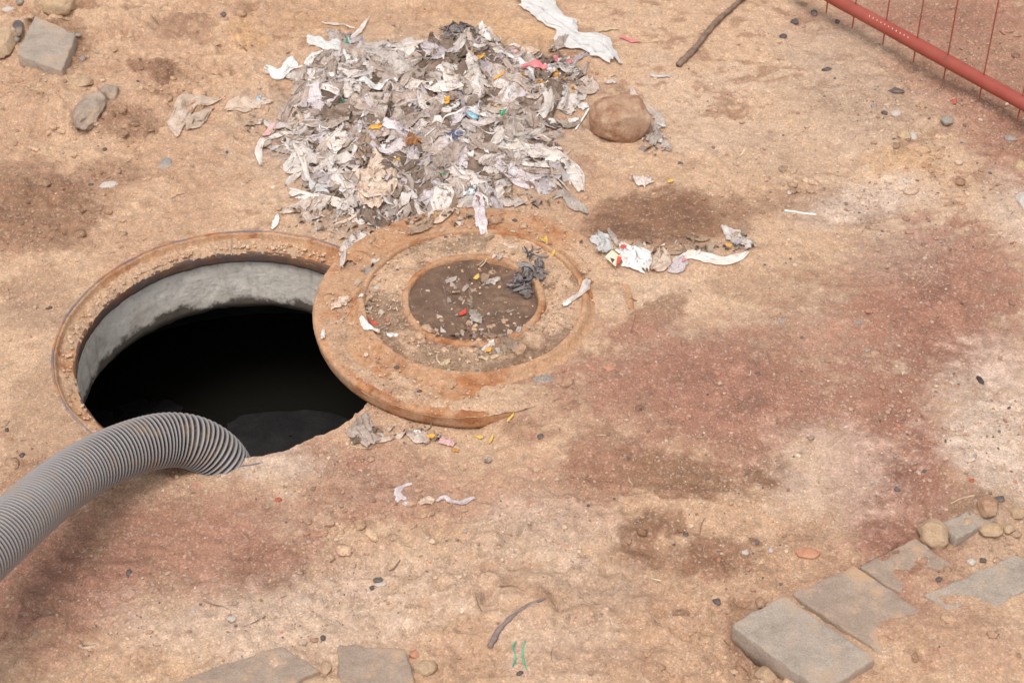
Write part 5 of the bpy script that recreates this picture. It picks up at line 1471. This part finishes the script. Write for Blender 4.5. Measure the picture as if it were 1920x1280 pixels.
def grains(name, n, dens, size, palette, mat, label, cat, seed, sub=1, sink=.3, extent=(-1.45, 1.45, -1.0, 1.45), sg=.45, flat=.75, use=None, rel=None):
    """grains and crumbs of soil in one mesh, sizes in metres"""
    r_ = np.random.default_rng(seed)
    x = r_.uniform(extent[0], extent[1], n * 6); y = r_.uniform(extent[2], extent[3], n * 6)
    d = dens(x, y); k = r_.random(len(x)) < d
    x, y = x[k][:n], y[k][:n]
    r = np.hypot(x - RC[0], y - RC[1]); rc = np.hypot(x - CC[0], y - CC[1])
    ok = (r > R_OPEN + .004) | (rc < R_COV)
    x, y = x[ok], y[ok]; m = len(x)
    sz = size * np.exp(r_.normal(0, sg, m)); sz = np.minimum(sz, size * 3.6)
    Vv, Ff = ico(sub); nv_ = len(Vv)
    sh = np.stack([r_.uniform(.75, 1.35, m), r_.uniform(.7, 1.1, m), r_.uniform(.45, 1.0, m) * flat], 1)
    jit = 1 + r_.uniform(-.28, .28, (m, nv_))
    L = Vv[None] * jit[..., None] * sh[:, None] * sz[:, None, None]
    t = r_.uniform(0, 6.28, m); c_, s_ = np.cos(t)[:, None], np.sin(t)[:, None]
    bx = x[:, None] + L[..., 0] * c_ - L[..., 1] * s_; by = y[:, None] + L[..., 0] * s_ + L[..., 1] * c_
    z0 = (use or surf)(x, y)
    bz = z0[:, None] + L[..., 2] + (sz * sh[:, 2] * (1 - 2 * sink))[:, None]
    Vx = np.stack([bx, by, bz], -1).reshape(-1, 3)
    F_ = (Ff[None] + (np.arange(m) * nv_)[:, None, None]).reshape(-1, 3)
    if palette is None:
        cc0 = soil_color(x, y)[:, :3] * r_.uniform(.8, 1.25, (m, 1))
    else:
        pc = np.array([p[:3] for p in palette]); pw = np.array([p[3] for p in palette]); pw = pw / pw.sum()
        cc0 = pc[r_.choice(len(pc), size=m, p=pw)] * r_.uniform(.8, 1.2, (m, 1))
        cc0 = .5 * cc0 + .5 * np.minimum(cc0 * 1.2, soil_color(x, y)[:, :3] * 1.25)
    cc = np.ones((len(Vx), 4)); cc[:, :3] = np.repeat(cc0, nv_, 0)
    o = mesh(name, Vx, F_, mat, color=cc, smooth=sub > 1)
    return tag(o, label, cat, kind='stuff')


def px_world(lst):
    out = []
    for a, b, ra, rb, wgt in lst:
        q = at(a, b); k = pxm(q); out.append((q[0], q[1], ra / k, rb / k / .66, wgt))
    return out


DG = px_world([(1700, 300, 280, 220, .9), (1850, 800, 130, 150, 1.0), (1600, 850, 220, 150, .6), (1780, 100, 200, 120, .6), (1700, 560, 260, 120, .45), (500, 890, 160, 40, 1.0), (650, 860, 120, 30, .8), (350, 1150, 300, 80, .5),
               (1000, 1050, 260, 120, .45), (1300, 1000, 260, 160, .4), (1420, 1250, 100, 50, 1.0), (780, 800, 160, 30, .7), (700, 1080, 180, 60, .5), (1880, 960, 50, 30, 1.0), (1500, 150, 150, 100, .35), (900, 750, 200, 40, .5)])


def dens_grit(x, y):
    d = .045 + 0 * x
    for a, b, ra, rb, w_ in DG: d = np.maximum(d, w_ * np.exp(-((x - a) / ra) ** 2 - ((y - b) / rb) ** 2))
    d = d * (.55 + .7 * vn(x * 9, y * 9, s=201)); hp_, dd = heap(x, y)
    return np.where(dd > 0, .02, np.clip(d, .02, 1))


PAL = [(.60, .47, .36, 3), (.50, .36, .26, 4), (.40, .25, .17, 3), (.70, .61, .51, .9), (.34, .31, .30, 1.2), (.46, .20, .13, .8), (.12, .10, .10, .7), (.26, .16, .11, 1.4)]
grains('gravel_grit', 30000, dens_grit, .0016, PAL, M['grain'], 'fine mixed grit strewn over the sand', 'grit', 31)
grains('gravel', 1000, dens_grit, .0034, PAL, M['grain'], 'coarse mixed gravel grains strewn over the sand', 'gravel', 32, sub=2, sg=.3)

DCR = px_world([(620, 1000, 130, 80, 1.0), (760, 960, 100, 70, .5), (540, 1120, 150, 40, .4), (170, 240, 180, 110, .8), (60, 180, 100, 120, .8), (280, 160, 120, 80, .7), (240, 460, 220, 26, .3), (580, 420, 120, 40, .6), (1400, 1240, 90, 60, .9), (1860, 1000, 70, 40, .9),
                (1560, 370, 200, 50, .6), (1700, 290, 100, 50, .5), (850, 670, 150, 30, .8), (130, 400, 160, 100, .4), (1250, 480, 160, 26, .5), (900, 450, 130, 20, .4)])


def dens_clod(x, y):
    d = .05 + 0 * x
    for a, b, ra, rb, w_ in DCR: d = np.maximum(d, w_ * np.exp(-((x - a) / ra) ** 2 - ((y - b) / rb) ** 2))
    d = d * (.55 + .7 * vn(x * 12, y * 12, s=203)); hp_, dd = heap(x, y)
    return np.where(dd > 0, .02, np.clip(d, .01, 1))


grains('soil_crumbs', 9000, dens_clod, .0030, None, M['soil'], 'crumbs of the same sandy soil lying loose on the ground', 'crumbs', 33, sub=1, sg=.5, sink=.35)
grains('soil_clods', 600, dens_clod, .0085, None, M['soil'], 'larger loose clods of sandy soil', 'clods', 34, sub=2, sg=.35, sink=.42, flat=.6)


def dens_ring(x, y):
    r = np.hypot(x - RC[0], y - RC[1]); a = np.degrees(np.arctan2(y - RC[1], x - RC[0]))
    return np.where((r > R_OPEN + .001) & (r < R_RIM - .012), 1.0, 0.0) * np.where((a > 60) & (a < 180), 1, .35)


grains('ledge_crumbs', 1500, dens_ring, .0030, [(.50, .34, .22, 3), (.58, .42, .30, 2), (.42, .24, .14, 1)], M['grain'], 'sandy crumbs lying on the seat ledge of the manhole frame', 'crumbs', 35, extent=(RC[0] - .37, RC[0] + .37, RC[1] - .37, RC[1] + .37),
       use=lambda x, y: -.0175 + 0 * x, sg=.4)


def dens_cov(x, y):
    rc = np.hypot(x - CC[0], y - CC[1])
    return np.where((rc > .15) & (rc < .225), .9, np.where((rc > .245) & (rc < .33), .35, np.where(rc < .13, .25, 0.0))) * (.6 + .6 * vn(x * 14, y * 14, s=205))


grains('cover_grit', 1700, dens_cov, .0014, PAL, M['grain'], 'grit and crumbs lying on the manhole cover', 'grit', 36, extent=(CC[0] - .34, CC[0] + .34, CC[1] - .34, CC[1] + .34), use=lambda x, y: surf(x, y) + .004)
